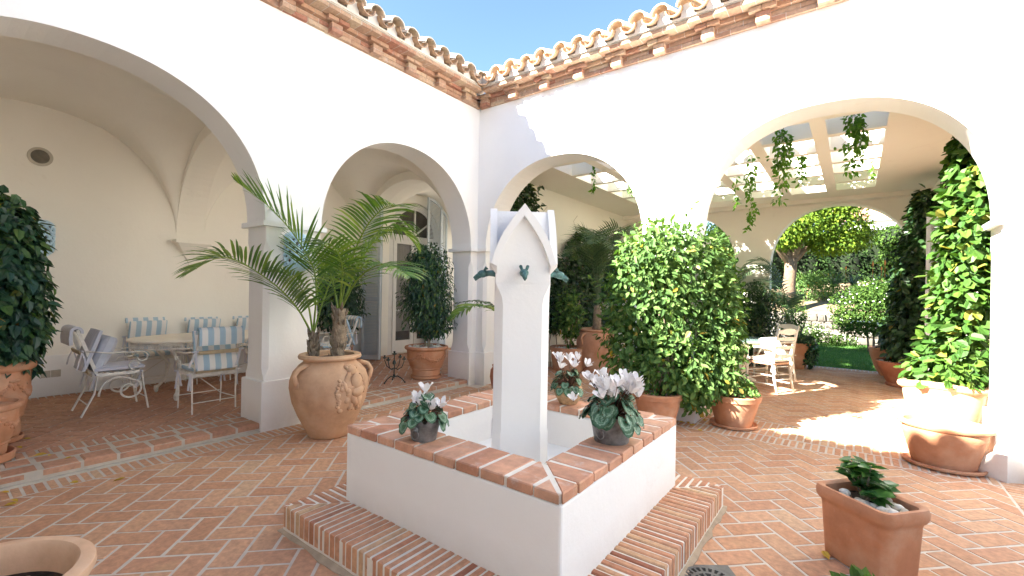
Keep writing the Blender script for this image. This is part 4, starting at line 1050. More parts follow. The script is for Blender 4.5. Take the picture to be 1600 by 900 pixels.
    inn = [(-.345+.035*math.cos(R(-15+205*k/12))*.9, .905+.035*math.sin(R(-15+205*k/12))) for k in range(13)]+[(-.378, .84), (-.372, .775)]
    n_ = len(rr_); ys = (-.225, -.215, .215, .225)
    rings = [[(x, y, z) for x, z in (rr_+inn[::-1])] for y in ys]; mb.loft(rings); mb.build('back_flap', stripe, t, smooth=True)
    for p in ((-.30, .225, .70), (-.30, -.225, .70), (-.19, .235, .44), (-.19, -.235, .44), (.2, .235, .44), (.2, -.235, .44)): mb = MB(); ribbon(mb, p, .19, g); mb.build('tie', STRIPE2, t)
    if pillow:
        p_ = MB(); cushion(p_, (0, 0, 0), .36, .36, .15); o = p_.build('cushion', PILLOW, None, smooth='all'); tag(o, 'pale grey blue square pillow leaning in the scroll-sided iron chair', 'pillow')
        m_ = Matrix.Translation(Vector(loc))@Matrix.Rotation(rz, 4, 'Z')@Matrix.Translation((-.10, .0, .665))@Matrix.Rotation(R(-68), 4, 'Y'); o.matrix_world = m_
        o.name = 'pillow'
    return t
TC = (-7.02, 2.72, GZ)
t = thing('dining_table', 'long oval cream stone table with a white lace-like iron apron in the gallery', 'table', TC)
mb = MB(); K = 72
def ov(rx, ry, z): return [(rx*sq(math.cos(2*math.pi*j/K), 2.3), ry*sq(math.sin(2*math.pi*j/K), 2.3), z) for j in range(K)]
mb.loft([ov(.55, 1.08, .715), ov(.58, 1.11, .722), ov(.585, 1.115, .74), ov(.575, 1.105, .752)]); mb.build('table_top', TABW, t, smooth=True)
mb = MB(); per = ov(.545, 1.075, .67); 
for i in range(K):
    a = Vector(per[i]); b = Vector(per[(i+1) % K])
    for f in (0., .5):
        c = a.lerp(b, f); T = (b-a).normalized(); 
        P = [c+T*.020*math.cos(q)+Vector((0, 0, .020*math.sin(q))) for q in [j*math.pi*2/9 for j in range(10)]]; mb.tube(P, .0045, 4)
for z in (.643, .70): mb.tube([Vector((p[0], p[1], z)) for p in per]+[Vector((per[0][0], per[0][1], z))], .006, 5)
mb.build('lace_apron', IRONW, t)
for sy in (-1, 1):
    for sx in (-1, 1):
        mb = MB(); P = [Vector((sx*.36, sy*.78, .69)), Vector((sx*.33, sy*.72, .55)), Vector((sx*.22, sy*.62, .38)), Vector((sx*.26, sy*.66, .18)), Vector((sx*.36, sy*.72, .06))]+scroll((sx*.37, sy*.72, .055), .045, 1.1, R(20), -1, (sx, 0, 0), (0, 0, 1), 14, .6)
        mb.tube(P, .017, 8); mb.tube(scroll((sx*.30, sy*.74, .60), .07, 1.3, 0, 1, (sx, 0, 0), (0, 0, 1), 18), .010, 6); mb.build('leg', IRONW, t, smooth='all')
iron_chair('garden_chair', 'white scroll-sided iron chair seen from its side at the left end of the table', (-6.75, 1.42, GZ), R(90), 'scroll', True, 1, STRIPE2)
iron_chair('garden_chair', 'iron chair with its blue and white striped back to the court, left of the pillar', (-6.02, 2.12, GZ), R(180), 'thin', False, 2)
iron_chair('garden_chair', 'striped iron chair on the court side of the table, half hidden by the pillar', (-6.1, 2.92, GZ), R(180), 'thin', False, 3)
iron_chair('garden_chair', 'striped iron chair against the gallery wall, leftmost of the row behind the table', (-7.78, 2.05, GZ), 0, 'thin', False, 4)
iron_chair('garden_chair', 'striped iron chair against the gallery wall, middle of the row behind the table', (-7.80, 2.75, GZ), 0, 'thin', False, 5)
iron_chair('garden_chair', 'striped iron chair against the gallery wall, cut off by the pillar edge', (-7.80, 3.42, GZ), 0, 'thin', False, 6)
iron_chair('garden_chair', 'striped iron chair at the far end of the table, seen between pillar and palm', (-6.9, 4.25, GZ), R(-100), 'thin', False, 7)

# wall fittings
def lantern(label, loc):
    t = thing('wall_lantern', label, 'lantern', loc); r = .125
    def hc(z0, z1, ra, rb_, n=14): return None
    mb = MB(); K = 16
    def arc(r_, z): return [(r_*math.sin(math.pi*j/K)*.95, -r_*math.cos(math.pi*j/K), z) for j in range(K+1)]
    mb.loft([arc(.04, -.26), arc(.07, -.23), arc(.115, -.19), arc(.128, -.165), arc(.13, -.15), arc(.12, -.14)], closed=False, cap=False); mb.build('rim', BLUEC, t, smooth='all'); mb = MB()
    mb.loft([arc(.120, .14), arc(.13, .15), arc(.128, .165), arc(.11, .19), arc(.07, .215), arc(.001, .225)], closed=False, cap=False); mb.build('rim', BLUEC, t, smooth='all')
    mb = MB()
    for s in (-1, 1):
        for k in range(-3, 8):
            P = []
            for i in range(19):
                z = -.145+.29*i/18; a = math.pi*(k/5)+s*math.pi*(i/18)*.62-(0 if s > 0 else -.62*math.pi*0)
                if 0 <= a <= math.pi: P.append(Vector((.122*math.sin(a)*.95, -.122*math.cos(a), z)))
            if len(P) > 2: mb.tube(P, .0165, 5)
    mb.build('lattice', BLUEC, t, smooth='all')
    mb = MB(); mb.loft([[(x*.84, y*.84, z) for x, y, z in arc(r, q)] for q in (-.14, .14)], closed=False, cap=False); mb.build('lining', DARKM, t, smooth='all')  # added dark shell imitates the unlit inside seen through the lattice
    return t
lantern('pale blue pierced ceramic wall lantern on the left pillar behind the palm fronds', (XW+.002, 2.565, 1.90))
lantern('pale blue ceramic wall lantern on the gallery back wall, peeping out beside the ficus column', (XB+.014, .98, 2.08))
t = thing('wall_speaker', 'round beige flush speaker high on the gallery back wall', 'speaker', (XB+.002, .97, 3.08), 0); 
def disc(mb, r0, r1, x0, x1, K=40): mb.loft([[(x, r_*math.cos(2*math.pi*j/K), r_*math.sin(2*math.pi*j/K)) for j in range(K)] for r_, x in ((r1, x0), (r1, x1), (r0, x1+.002), (r0, x0))], cap=False)
mb = MB(); disc(mb, .085, .115, 0, .012); mb.build('ring', PLASTIC, t, smooth=True)
mb = MB()
for k in range(8): disc(mb, .012+.009*k, .017+.009*k, 0, .006+.004*(k % 2))
disc(mb, .001, .085, 0, .003); mb.build('grille', simple('speaker_grille', (.22, .20, .16), .7), t)
t = thing('wall_socket', 'double beige electrical socket plate on the white plinth of the gallery', 'socket', (XB+.012, 1.10, .37))
for s in (-1, 1):
    mb = MB(); mb.loft([[(x, s*.046+y, z) for y, z in ((-k, -k), (k, -k), (k, k), (-k, k))] for x, k in ((0, .043), (.008, .043), (.011, .038))]); mb.loft([[(x, s*.046+y, z) for y, z in ((-k, -k), (k, -k), (k, k), (-k, k))] for x, k in ((.011, .026), (.014, .025))]); mb.build('plate', PLASTIC, t)

# shuttered arched door -----------------------------------------------------
DY = 6.98
t = thing('arched_door', 'white glazed door with a half-round fanlight, open grey-blue shutters at its sides', 'door', (XB, DY, GZ))
zf = 2.74-GZ
def ringarc(mb, r0, r1, x0, x1, z, K=32, legs=0.):
    A = [math.pi*j/K for j in range(K+1)]
    for i in range(K):
        q = []
        for x, r_ in ((x1, r0), (x1, r1), (x0, r1), (x0, r0)): q.append([(x, -r_*math.cos(a), z+r_*math.sin(a)) for a in (A[i], A[i+1])])
        for j in range(4):
            a_, b_ = q[j], q[(j+1) % 4]; mb.poly([a_[0], a_[1], b_[1], b_[0]])
    if legs:
        for s in (-1, 1): mb.box(x0, x1, min(s*r0, s*r1), max(s*r0, s*r1), 0, z)
mb = MB(); ringarc(mb, .74, .92, 0, .07, zf+.02, legs=1); mb.build('stone_surround', CREAM, t, smooth=True)
mb = MB(); ringarc(mb, .66, .74, 0, .045, zf, legs=1); ringarc(mb, .60, .66, 0, .03, zf, legs=1); mb.build('frame', WOODW, t, smooth=True)
mb = MB(); mb.box(.003, .04, -.60, .60, zf-.10, zf); 
for a in (R(90), R(38), R(142)): mb.bar((.022, 0, zf+.02), (.022, .60*math.cos(a), zf+.60*math.sin(a)), .03, .035, up=(1, 0, 0))
mb.lathe([(.001, 0), (.09, 0), (.09, .03), (.001, .03)], 24); mb.build('fanlight_bars', WOODW, t)
mb = MB(); mb.poly([(.006, -.6*math.cos(math.pi*j/24), zf+.6*math.sin(math.pi*j/24)) for j in range(25)]); mb.build('fanlight_pane', GLASS, t)
mb = MB(); mb.poly([(.003, -.6*math.cos(math.pi*j/24), zf+.6*math.sin(math.pi*j/24)) for j in range(25)]); mb.poly([(.003, -.6, .02), (.003, .6, .02), (.003, .6, zf), (.003, -.6, zf)]); mb.build('painted_room_dark', DARKM, t)  # flat dark panel stands in for the unlit room behind the glass
for s in (-1, 1):
    y0, y1 = (.008, .60) if s > 0 else (-.60, -.008)
    mb = MB(); mb.box(.005, .045, y0, y0+.09, .03, zf-.105); mb.box(.005, .045, y1-.09, y1, .03, zf-.105); mb.box(.006, .044, y0+.09, y1-.09, .03, .30); mb.box(.006, .044, y0+.09, y1-.09, zf-.20, zf-.105)
    for z in (.95, 1.75): mb.box(.01, .035, y0+.09, y1-.09, z, z+.035)
    lf = mb.build('door_leaf', WOODW, t)
    mb = MB(); mb.poly([(.018, y0+.09, .30), (.018, y1-.09, .30), (.018, y1-.09, zf-.2), (.018, y0+.09, zf-.2)]); mb.build('pane', GLASS, lf)
    mb = MB(); n = 30; ids = [[mb.vert((.0095+.003*math.sin(i*1.9), y0+.09+(y1-y0-.18)*i/n, z)) for i in range(n+1)] for z in (.5, zf-.2)]
    for i in range(n): mb.face((ids[0][i], ids[0][i+1], ids[1][i+1], ids[1][i]))
    mb.build('curtain', CURT, lf, smooth='all')
def shutter(parent, p0, p1, z0, ztl, ztr, name='shutter'):
    """leaf from p0 to p1 (plan), arched top from ztl to ztr"""
    p0, p1 = Vector((*p0, 0)), Vector((*p1, 0)); u = (p1-p0).normalized(); L = (p1-p0).length; n = Vector((u.y, -u.x, 0)); mb = MB(); st = .05; th = .018
    ztop = lambda s: ztl+(ztr-ztl)*(s/L)**2 if ztl > ztr else ztr+(ztl-ztr)*(1-s/L)**2
    def blk(s0, s1, za, zb, zc, zd):
        mb.loft([[p0+u*s0+n*o+Vector((0, 0, z)) for o, z in ((-th, za), (th, za), (th, zb), (-th, zb))], [p0+u*s1+n*o+Vector((0, 0, z)) for o, z in ((-th, zc), (th, zc), (th, zd), (-th, zd))]])
    blk(0, st, z0, ztop(0), z0, ztop(st)); blk(L-st, L, z0, ztop(L-st), z0, ztop(L))
    m0 = 8
    for i in range(m0): a = st+(L-2*st)*i/m0; b = st+(L-2*st)*(i+1)/m0; blk(a, b, ztop(a)-.06, ztop(a), ztop(b)-.06, ztop(b))
    for zz in (z0, (z0+1.15)): blk(st, L-st, zz, zz+.08, zz, zz+.08)
    z = z0+.09
    while z < max(ztop(st), ztop(L-st))-.07:
        # louvre blades clipped under the arched top
        ok = [s for s in [st+(L-2*st)*i/12 for i in range(13)] if ztop(s)-.06 > z+.02]
        if len(ok) > 1 and not (z0+1.12 < z < z0+1.23):
            a, b = ok[0], ok[-1]; mb.loft([[p0+u*s+n*o+Vector((0, 0, z+h)) for o, h in ((-.014, .018), (-.012, .022), (.014, .004), (.012, 0))] for s in (a, b)])
        z += .030
    return mb.build(name, SHUT, parent)
sr = thing('louvred_shutter', 'tall grey-blue louvred shutter folded open left of the arched door', 'shutter', (0, 0, 0))
shutter(sr, (-7.86, 5.47), (-7.50, 5.63), .12, 3.10, 3.30, 'panel'); shutter(sr, (-7.52, 5.66), (-8.02, 6.02), .12, 3.35, 3.10, 'panel')
sr = thing('louvred_shutter', 'tall grey-blue louvred shutter folded open right of the arched door', 'shutter', (0, 0, 0))
shutter(sr, (-7.90, 7.21), (-7.92, 7.68), .12, 3.67, 3.50, 'panel'); shutter(sr, (-7.95, 7.70), (-8.05, 7.98), .12, 3.45, 3.30, 'panel')

# ------------------------------------------------------------------ climbing plants and pots on the right
def tpot(t, r, h, m=TERRA, sau=True, sx=1, sy=1, peb=0, base=.62, lh=.07):
    mb = MB(); mb.lathe(pot_profile(r, h, base, lh=lh), 56, (0, 0, 0), sx, sy); mb.build('pot', m, t, smooth=True)
    soil(t, r-.05, h-.065, sx=sx, sy=sy)
    if peb: pebbles('pebbles', PEB, t, (0, 0), (r-.07)*sx, (r-.07)*sy, h-.05, peb, .03, G)
    if sau: saucer(r*base+.08, .035, (0, 0, 0), t, m, sx, sy)
RA = YAW
c1 = Vector((-1.78, 5.17, .005)); c2 = Vector((-1.10, 5.78, .005))
t = thing('potted_climber', 'bushy green climber with some yellow leaves engulfing the pillar between the right arches, left pot', 'potted plant', c1)
tpot(t, .27, .39, TERRA, False, peb=34)
def B(u, v, d, ru, rf, rz): p = pt(u, v, d)-c1; return (tuple(p), (ru, rf, rz), RA)
mb = MB(); g = random.Random(91)
vb = [B(1045, 420, 5.45, .62, .42, .52), B(1010, 470, 5.35, .52, .38, .60), B(1085, 450, 5.5, .50, .38, .60), B(1040, 390, 5.4, .48, .42, .36), B(990, 540, 5.3, .36, .30, .45), B(1045, 560, 5.15, .42, .30, .42), B(1100, 540, 5.45, .42, .32, .50), B(1120, 480, 5.6, .30, .30, .5)]
pil = lambda p: not (-2.16 < p.x+c1.x < -1.49 and 5.58 < p.y+c1.y < 6.02)
blobleaves(mb, vb, 8200, .098, .053, g, shell=(.62, 1.1), down=.5, accept=pil)
for _ in range(26):     # shoots sticking out
    b_ = g.choice(vb[:4]); u = rdir(g); u.z = abs(u.z); p = Vector(b_[0])+Vector((u.x*b_[1][0], u.y*b_[1][0], u.z*b_[1][2])); q = p+u*g.uniform(.08, .25); mb.tube([p, (p+q)/2+Vector((0, 0, .02)), q], .003, 4, .4)
    for k in range(5): leaf(mb, p.lerp(q, .2+.2*k), u+rdir(g)*.8, rdir(g)+Vector((0, 0, 1)), .07, .036, g.random())
mb.build('foliage', L_VINE, t)
stems(t, [[(-.05+.04*i, .02*(-1)**i, .33), (-.02+.06*i, .05, .6), (.03*i, .15, 1.1), (.1*i-.2, .2, 1.7)] for i in range(4)], [.014, .011, .013, .01], BARK)
t = thing('potted_climber', 'green climber spilling over its terracotta pot and saucer, right of the pillar', 'potted plant', c2)
tpot(t, .285, .37, TERRA, True)
mb = MB()
def B2(u, v, d, ru, rf, rz): p = pt(u, v, d)-c2; return (tuple(p), (ru, rf, rz), RA)
blobleaves(mb, [B2(1085, 600, 5.15, .30, .22, .28), B2(1120, 585, 5.2, .26, .22, .20), B2(1150, 600, 5.15, .20, .16, .09), B2(1128, 530, 5.4, .28, .25, .4), B2(1172, 608, 5.05, .08, .08, .05)], 1700, .095, .055, g, shell=(.5, 1.1), down=.6)
mb.build('foliage', L_VINE, t); stems(t, [[(0, 0, .3), (-.1, -.05, .5), (-.25, -.1, .8)], [(.05, 0, .3), (.0, 0, .6), (-.1, 0, 1.2)]], [.014, .012], BARK)
# wall of vine in the patio
t = thing('wall_vine', 'dense dark leafy climber covering the cream patio wall behind the fountain pillar', 'climbing plant', (-4.9, 8, 0))
mb = MB(); g = random.Random(14); n = 0
while n < 8200:
    y = g.uniform(6.15, 11.4); top = 2.6+.45*(y < 7.2)+.55*mnoise.noise(Vector((y*1.1, 0, 3)))+.5*math.exp(-((y-6.9)/.7)**2)+.25*math.exp(-((y-9.2)/.5)**2); lo = .75+.35*mnoise.noise(Vector((y*1.3, 5, 1)))
    if 7.6 < y < 8.4: top -= .5
    z = g.uniform(lo, top); dens = .5+mnoise.noise(Vector((y*2, z*2, 7)))
    if z < 1.3 and g.random() > dens+.25: continue
    if g.random() > dens+.75: continue
    x = abs(g.gauss(0, .11))+.02; leaf(mb, (x-.08, y-8, z), Vector((g.uniform(.1, .9), g.uniform(-.7, .7), g.uniform(-1, .2))), Vector((1, g.uniform(-.5, .5), g.uniform(0, .9))), g.uniform(.08, .13), g.uniform(.05, .075), g.random(), shape='heart'); n += 1
mb.build('foliage', L_DARK, t)
mb = MB()
for k in range(16):
    y = -1.8+k*.33; P = [(0, y, .02)]; 
    for z in (.5, .9, 1.4, 1.9, 2.5): y += g.uniform(-.15, .15); P.append((-.07+g.uniform(0, .03), y, z))
    mb.tube(P, .008, 5)
for k in range(3): y = (-1.2, -.35, .9)[k]; mb.tube([(-.08, y, 2.4), (-.085, y+.1, 2.9), (-.088, y-.05, 3.1), (-.088, y+.12, 3.25)], .003, 4)
mb.build('stems', BARK, t)
# kentia in a tall weathered jar
t = thing('potted_palm', 'dark feathery palm in a tall weathered terracotta jar against the vine wall', 'potted plant', (-3.95, 7.98, .005))
mb = MB(); mb.lathe([(.01, 0), (.22, 0), (.24, .02), (.30, .18), (.36, .38), (.38, .54), (.365, .66), (.33, .74), (.30, .775), (.32, .79), (.33, .81), (.31, .83), (.27, .82), (.01, .76)], 48, wob=.006); mb.build('jar', TERRA2, t, smooth=True)
for a in (R(-105), R(60)):
    mb = MB(); c_, s_ = math.cos(a), math.sin(a); mb.tube([(c_*.31, s_*.31, .74), (c_*.38, s_*.38, .73), (c_*.42, s_*.42, .66), (c_*.385, s_*.385, .57), (c_*.37, s_*.37, .52)], [.02, .02, .02, .025, .015], 8); mb.build('handle', TERRA2, t, smooth='all')
mb = MB(); mb.tube([(0, 0, .74), (.01, 0, .95), (-.01, .02, 1.12), (0, 0, 1.28)], [.095, .08, .075, .05], 12)
mb.build('trunk', BARK, t, smooth='all'); g = random.Random(61)
for k in range(12):
    a = k*2.4+.3; r_ = g.uniform(.40, .70); H = g.uniform(1.25, 1.75); c_, s_ = math.cos(a), math.sin(a)
    if c_ < -.3: r_ *= .7
    mb = MB(); frond(mb, [(0, 0, 1.1), (c_*r_*.12, s_*r_*.12, 1.1+H*.42), (c_*r_*.42, s_*r_*.42, 1.1+H*.82), (c_*r_*.95, s_*r_*.95, 1.1+H), (c_*r_*1.65, s_*r_*1.65, 1.1+H*.82)], .50, .022, 30, g, droop=.16, t0=.34, back=.7, rad=.011); mb.build('palm_frond', L_PALMD, t)
t = thing('potted_shrub', 'small leafy shrub in a plain terracotta pot with white pebbles behind the fountain pillar', 'potted plant', (-4.42, 7.75, .005))
tpot(t, .37, .46, TERRA2, False, peb=50, base=.78)
mb = MB(); g = random.Random(9); st_ = []
for k in range(6):
    a = g.uniform(0, 6.28); P = [(0, 0, .4), (.12*math.cos(a), .12*math.sin(a), .8), (.22*math.cos(a), .22*math.sin(a), 1.15+g.uniform(0, .4))]; st_.append(P)
blobleaves(mb, [((.05, -.1, 1.15), (.26, .26, .42), 0), ((0, 0, .85), (.22, .22, .3), 0)], 900, .11, .05, g, shell=(.3, 1.1), down=.2); mb.build('foliage', L_VINE, t); stems(t, st_, [.012]*6, PALE_BARK)
# palm behind the fountain pillar
BX = Vector((-4.02, 5.18, .005))
t = thing('potted_palm', 'bright broad-leaved palm frond reaching left from a pot behind the fountain pillar', 'potted plant', BX)
mb = MB(); mb.lathe([(.01, 0), (.13, 0), (.17, .12), (.20, .28), (.19, .38), (.16, .42), (.17, .45), (.14, .45), (.01, .40)], 40); mb.build('pot', TERRAD, t, smooth=True); soil(t, .14, .41); g = random.Random(4)
def r3(u, v, d): return pt(u, v, d)-BX
mb = MB(); frond(mb, [r3(792, 570, 6.5), r3(790, 505, 6.45), r3(770, 484, 6.3), r3(738, 478, 6.1), r3(705, 498, 5.9)], .34, .07, 13, g, droop=.3, back=.8, t0=.38, rad=.008); mb.build('palm_frond', L_PALM, t, smooth='all')
mb = MB(); frond(mb, [r3(792, 570, 6.5), r3(786, 500, 6.6), r3(770, 478, 6.7), r3(745, 470, 6.8), r3(712, 474, 6.85)], .17, .06, 12, g, droop=.5, back=.6, t0=.4, rad=.007); mb.build('palm_frond', L_PALMD, t, smooth='all')
mb = MB(); frond(mb, [r3(793, 570, 6.5), r3(800, 500, 6.5), r3(815, 470, 6.4), r3(835, 470, 6.3), r3(850, 490, 6.2)], .16, .05, 12, g, droop=.4, t0=.4, rad=.007); mb.build('palm_frond', L_PALM, t, smooth='all')

# patio table and chairs
t = thing('patio_table', 'round glass-topped table on a pale scrolled pedestal in the covered patio', 'table', (-1.62, 8.95, .005))
mb = MB(); mb.lathe([(.001, .735), (.60, .735), (.606, .741), (.60, .748), (.001, .748)], 64); mb.build('glass_top', TGLASS, t, smooth=True)
mb = MB(); mb.lathe([(.44, .70), (.52, .70), (.53, .715), (.52, .73), (.44, .73)], 56); mb.lathe([(.44, .66), (.46, .64), (.46, .70), (.44, .70)], 56); mb.build('top_ring', CHAIRW, t, smooth=True)
mb = MB(); mb.lathe([(.01, 0), (.26, 0), (.27, .03), (.20, .06), (.10, .12), (.09, .25), (.13, .36), (.08, .48), (.12, .60), (.20, .66), (.01, .67)], 32); mb.build('pedestal', CHAIRW, t, smooth=True)
for k in range(4):
    a = k*math.pi/2+.4; c_, s_ = math.cos(a), math.sin(a); mb = MB(); P = [Vector((c_*.1, s_*.1, .25)), Vector((c_*.26, s_*.26, .42)), Vector((c_*.36, s_*.36, .60))]+scroll((c_*.40, s_*.40, .62), .07, 1.0, R(200), -1, (c_, s_, 0), (0, 0, 1), 14, .6)
    mb.tube(P, .016, 7); mb.build('bracket', CHAIRW, t, smooth='all')
def arm_chair(label, loc, rz, seed=1, pillow=False):
    t = thing('ladder_back_chair', label, 'chair', loc, rz, 'cream ladder-back armchairs around the patio table'); w_ = .24
    for s in (-1, 1):
        mb = MB(); mb.tube([(.22, s*w_, 0), (.22, s*w_, .25), (.22, s*w_, .64)], [.018, .021, .018], 8); mb.build('leg', CHAIRW, t, smooth='all')
        mb = MB(); mb.tube([(-.27, s*.20, 0), (-.22, s*.20, .22), (-.20, s*.20, .45), (-.23, s*.215, .70), (-.30, s*.225, .99)], [.017, .02, .022, .019, .017], 8); mb.build('back_post', CHAIRW, t, smooth='all')
        mb = MB(); P = [Vector((-.22, s*.215, .68)), Vector((-.05, s*(w_+.03), .70)), Vector((.12, s*(w_+.04), .69)), Vector((.22, s*(w_+.03), .67))]+scroll((.235, s*(w_+.02), .615), .058, .8, R(80), -1, (1, 0, 0), (0, 0, 1), 12, .55)
        mb.tube(P, .019, 8); mb.build('armrest', CHAIRW, t, smooth='all')
        mb = MB()
        for z in (.12, .26): mb.tube([(.22, s*w_, z), (-.235, s*.20, z)], .011, 6)
        mb.build('stretcher', CHAIRW, t, smooth='all')
    mb = MB()
    for z in (.18, .30): mb.tube([(.22, -w_, z), (.22, w_, z)], .011, 6)
    mb.tube([(-.235, -.2, .2), (-.235, .2, .2)], .011, 6); mb.build('stretcher', CHAIRW, t, smooth='all')
    for k, z in enumerate((.56, .70, .84, .95)):
        x = -.205-.095*max(0, (z-.45)/.54)**1.3; mb = MB(); n = 10; rr_ = []
        for i in range(n+1):
            y = -.205+.41*i/n; u = (y/.205); h = .022+.012*(1-u*u)+(.022*(1-u*u) if k == 3 else 0); b_ = .03*(1-u*u)
            rr_.append([(x-b_-.008, y, z-h*.8), (x-b_+.008, y, z-h*.8), (x-b_+.006, y, z+h), (x-b_-.010, y, z+h)])
        mb.loft(rr_); mb.build('back_slat', CHAIRW, t, smooth=True)
    mb = MB(); mb.loft([[(.235, -.25, z), (.235, .25, z), (-.21, .21, z), (-.21, -.21, z)] for z in (.425, .46)]); mb.build('rush_seat', RUSH, t, bevel=.01)
    mb = MB(); cushion(mb, (.01, 0, .495), .44, .46, .075); mb.build('seat_cushion', CUSH, t, smooth='all')
    g = random.Random(seed)
    for s in (-1, 1): mb = MB(); ribbon(mb, (-.22, s*.22, .46), .15, g); mb.build('tie', CUSH, t)
    if pillow:
        p_ = MB(); cushion(p_, (0, 0, 0), .38, .40, .14); o = p_.build('pillow', CUSH, None, smooth='all'); tag(o, 'cream square pillow sunlit on the nearest patio armchair', 'pillow')
        o.matrix_world = Matrix.Translation(Vector(loc))@Matrix.Rotation(rz, 4, 'Z')@Matrix.Translation((-.06, .0, .665))@Matrix.Rotation(R(-60), 4, 'Y')
    return t
arm_chair('cream ladder-back armchair with a pillow, nearest to the lawn opening, back turned to the right', (-1.08, 8.42, .005), R(152), 1, True)
arm_chair('cream ladder-back armchair half hidden by the pillar climber', (-1.72, 8.22, .005), R(100), 2)
arm_chair('cream ladder-back armchair on the far right side of the glass table', (-1.15, 9.55, .005), R(-130), 3)
arm_chair('cream ladder-back armchair on the far left side of the glass table', (-2.20, 9.45, .005), R(-50), 4)

# dark plants by the patio arch
t = thing('potted_palm', 'dark arching palm with an ivy skirt in a terracotta pot at the patio end arch', 'potted plant', (-1.02, 11.45, .005))
tpot(t, .34, .54, TERRA, False); g = random.Random(71)
for k in range(13):
    a = R(150)+g.uniform(-1.6, 1.6); r_ = g.uniform(.7, 1.25); H = g.uniform(.9, 1.9); c_, s_ = math.cos(a), math.sin(a)*.6-.2
    mb = MB(); frond(mb, [(0, 0, .5), (c_*r_*.25, s_*r_*.25, .5+H*.6), (c_*r_*.65, s_*r_*.65, .5+H*.95), (c_*r_*1.1, s_*r_*1.1, .5+H*.98), (c_*r_*1.5, s_*r_*1.5, .5+H*.8)], .42, .02, 32, g, droop=.25, t0=.3, rad=.009); mb.build('palm_frond', L_PALMD, t)
mb = MB(); blobleaves(mb, [((.28, -.05, .35), (.14, .16, .34), 0), ((.1, -.1, .6), (.3, .2, .14), 0)], 900, .075, .05, g, shape='heart', shell=(.5, 1.1)); mb.build('ivy', L_DARK, t)
t = thing('dark_shrub', 'dense dark shrub behind the glass table in front of the end pier', 'shrub', (-1.85, 11.1, 0))
mb = MB(); blobleaves(mb, [((0, 0, 1.25), (.55, .4, .6), 0), ((.25, 0, .9), (.5, .4, .6), 0), ((-.4, .1, .9), (.4, .35, .6), 0), ((.1, 0, .45), (.5, .4, .4), 0)], 4200, .11, .045, g, shell=(.5, 1.08)); mb.build('foliage', L_DARK, t)
stems(t, [[(0, 0, 0), (0, 0, .6), (.05, 0, 1.2)], [(.1, .1, 0), (.2, .05, .5), (.3, 0, 1.0)]], [.03, .025])
# right hand side pots
t = thing('potted_climber', 'dark climber on the patio side wall rising from a round dark terracotta bowl', 'potted plant', (.72, 10.35, .005))
mb = MB(); mb.lathe([(.01, 0), (.26, 0), (.27, .03), (.25, .06), (.30, .16), (.37, .30), (.40, .38), (.405, .42), (.38, .43), (.35, .41), (.01, .38)], 44); mb.build('bowl', TERRAD, t, smooth=True); pebbles('pebbles', PEB, t, (-.15, -.1), .2, .2, .40, 14, .035, G)
mb = MB(); g = random.Random(17)
blobleaves(mb, [((.18, .05, 2.4), (.22, .42, .8), 0), ((.12, .1, 1.5), (.30, .45, .9), 0), ((.05, .05, .8), (.34, .45, .5), 0), ((.2, -.2, 3.0), (.15, .5, .3), 0)], 4600, .13, .085, g, shell=(.6, 1.1), down=.7, shape='round'); mb.build('foliage', L_DARK, t); stems(t, [[(0, 0, .35), (.1, .1, 1.2), (.2, 0, 2.4)]], [.02])
t = thing('potted_climber', 'plain terracotta bowl with dark creeper at the patio opening, behind the dark bowl', 'potted plant', (.62, 11.55, .005))
mb = MB(); mb.lathe([(.01, 0), (.2, 0), (.27, .12), (.36, .40), (.37, .50), (.385, .52), (.37, .55), (.33, .54), (.01, .5)], 44); mb.build('bowl', TERRA, t, smooth=True)
mb = MB(); blobleaves(mb, [((.2, -.05, 1.4), (.25, .3, 1.0), 0), ((.1, 0, .8), (.3, .3, .35), 0)], 2200, .11, .07, g, shell=(.55, 1.1)); mb.build('foliage', L_DARK, t)
t = thing('open_shutter', 'narrow grey louvred shutter standing open on the patio side wall between the climbers', 'shutter', (0, 0, 0))
shutter(t, (1.13, 8.95), (.86, 9.15), .03, 2.75, 2.75, 'panel')
VC_ = Vector((.74, 6.42, .005))
t = thing('potted_climber', 'tall sunlit big-leaved climber in a large pale oval pot by the right jamb', 'potted plant', VC_)
K = 64; pr_ = [(.20, 0), (.215, .03), (.27, .30), (.31, .52), (.315, .58), (.35, .60), (.36, .63), (.35, .655), (.31, .655), (.295, .62), (.28, .5), (.01, .5)]
mb = MB(); mb.loft([[(r_*1.0*math.cos(2*math.pi*j/K), r_*.86*math.sin(2*math.pi*j/K), z-(.025*math.cos(2*2*math.pi*j/K+.6)*(z > .5))) for j in range(K)] for r_, z in pr_], cap=False); mb.build('pot', TERRAP, t, smooth=True)
soil(t, .3, .56, sy=.86)
mb = MB(); g = random.Random(23)
blobleaves(mb, [((.10, .05, 1.0), (.26, .30, .42), 0), ((.14, 0, 1.6), (.24, .36, .5), 0), ((.17, 0, 2.2), (.22, .38, .5), 0), ((.20, .05, 2.7), (.20, .42, .42), 0), ((0, -.05, .78), (.28, .24, .2), 0), ((.22, .2, 3.1), (.15, .45, .22), 0)], 4300, .115, .07, g, shell=(.6, 1.1), down=.5, shape='round', out=.9, accept=lambda p: p.x < .42); mb.build('foliage', L_BIG, t)
stems(t, [[(.05, 0, .5), (.15, .05, 1.3), (.2, 0, 2.2), (.25, .1, 3.0)], [(0, .05, .5), (.1, -.05, 1.2), (.25, .05, 2.4)]], [.018, .014])
t = thing('oval_planter', 'oval terracotta planter filled with white pebbles on a matching saucer near the right jamb', 'planter', (.66, 5.62, .005), R(-8))
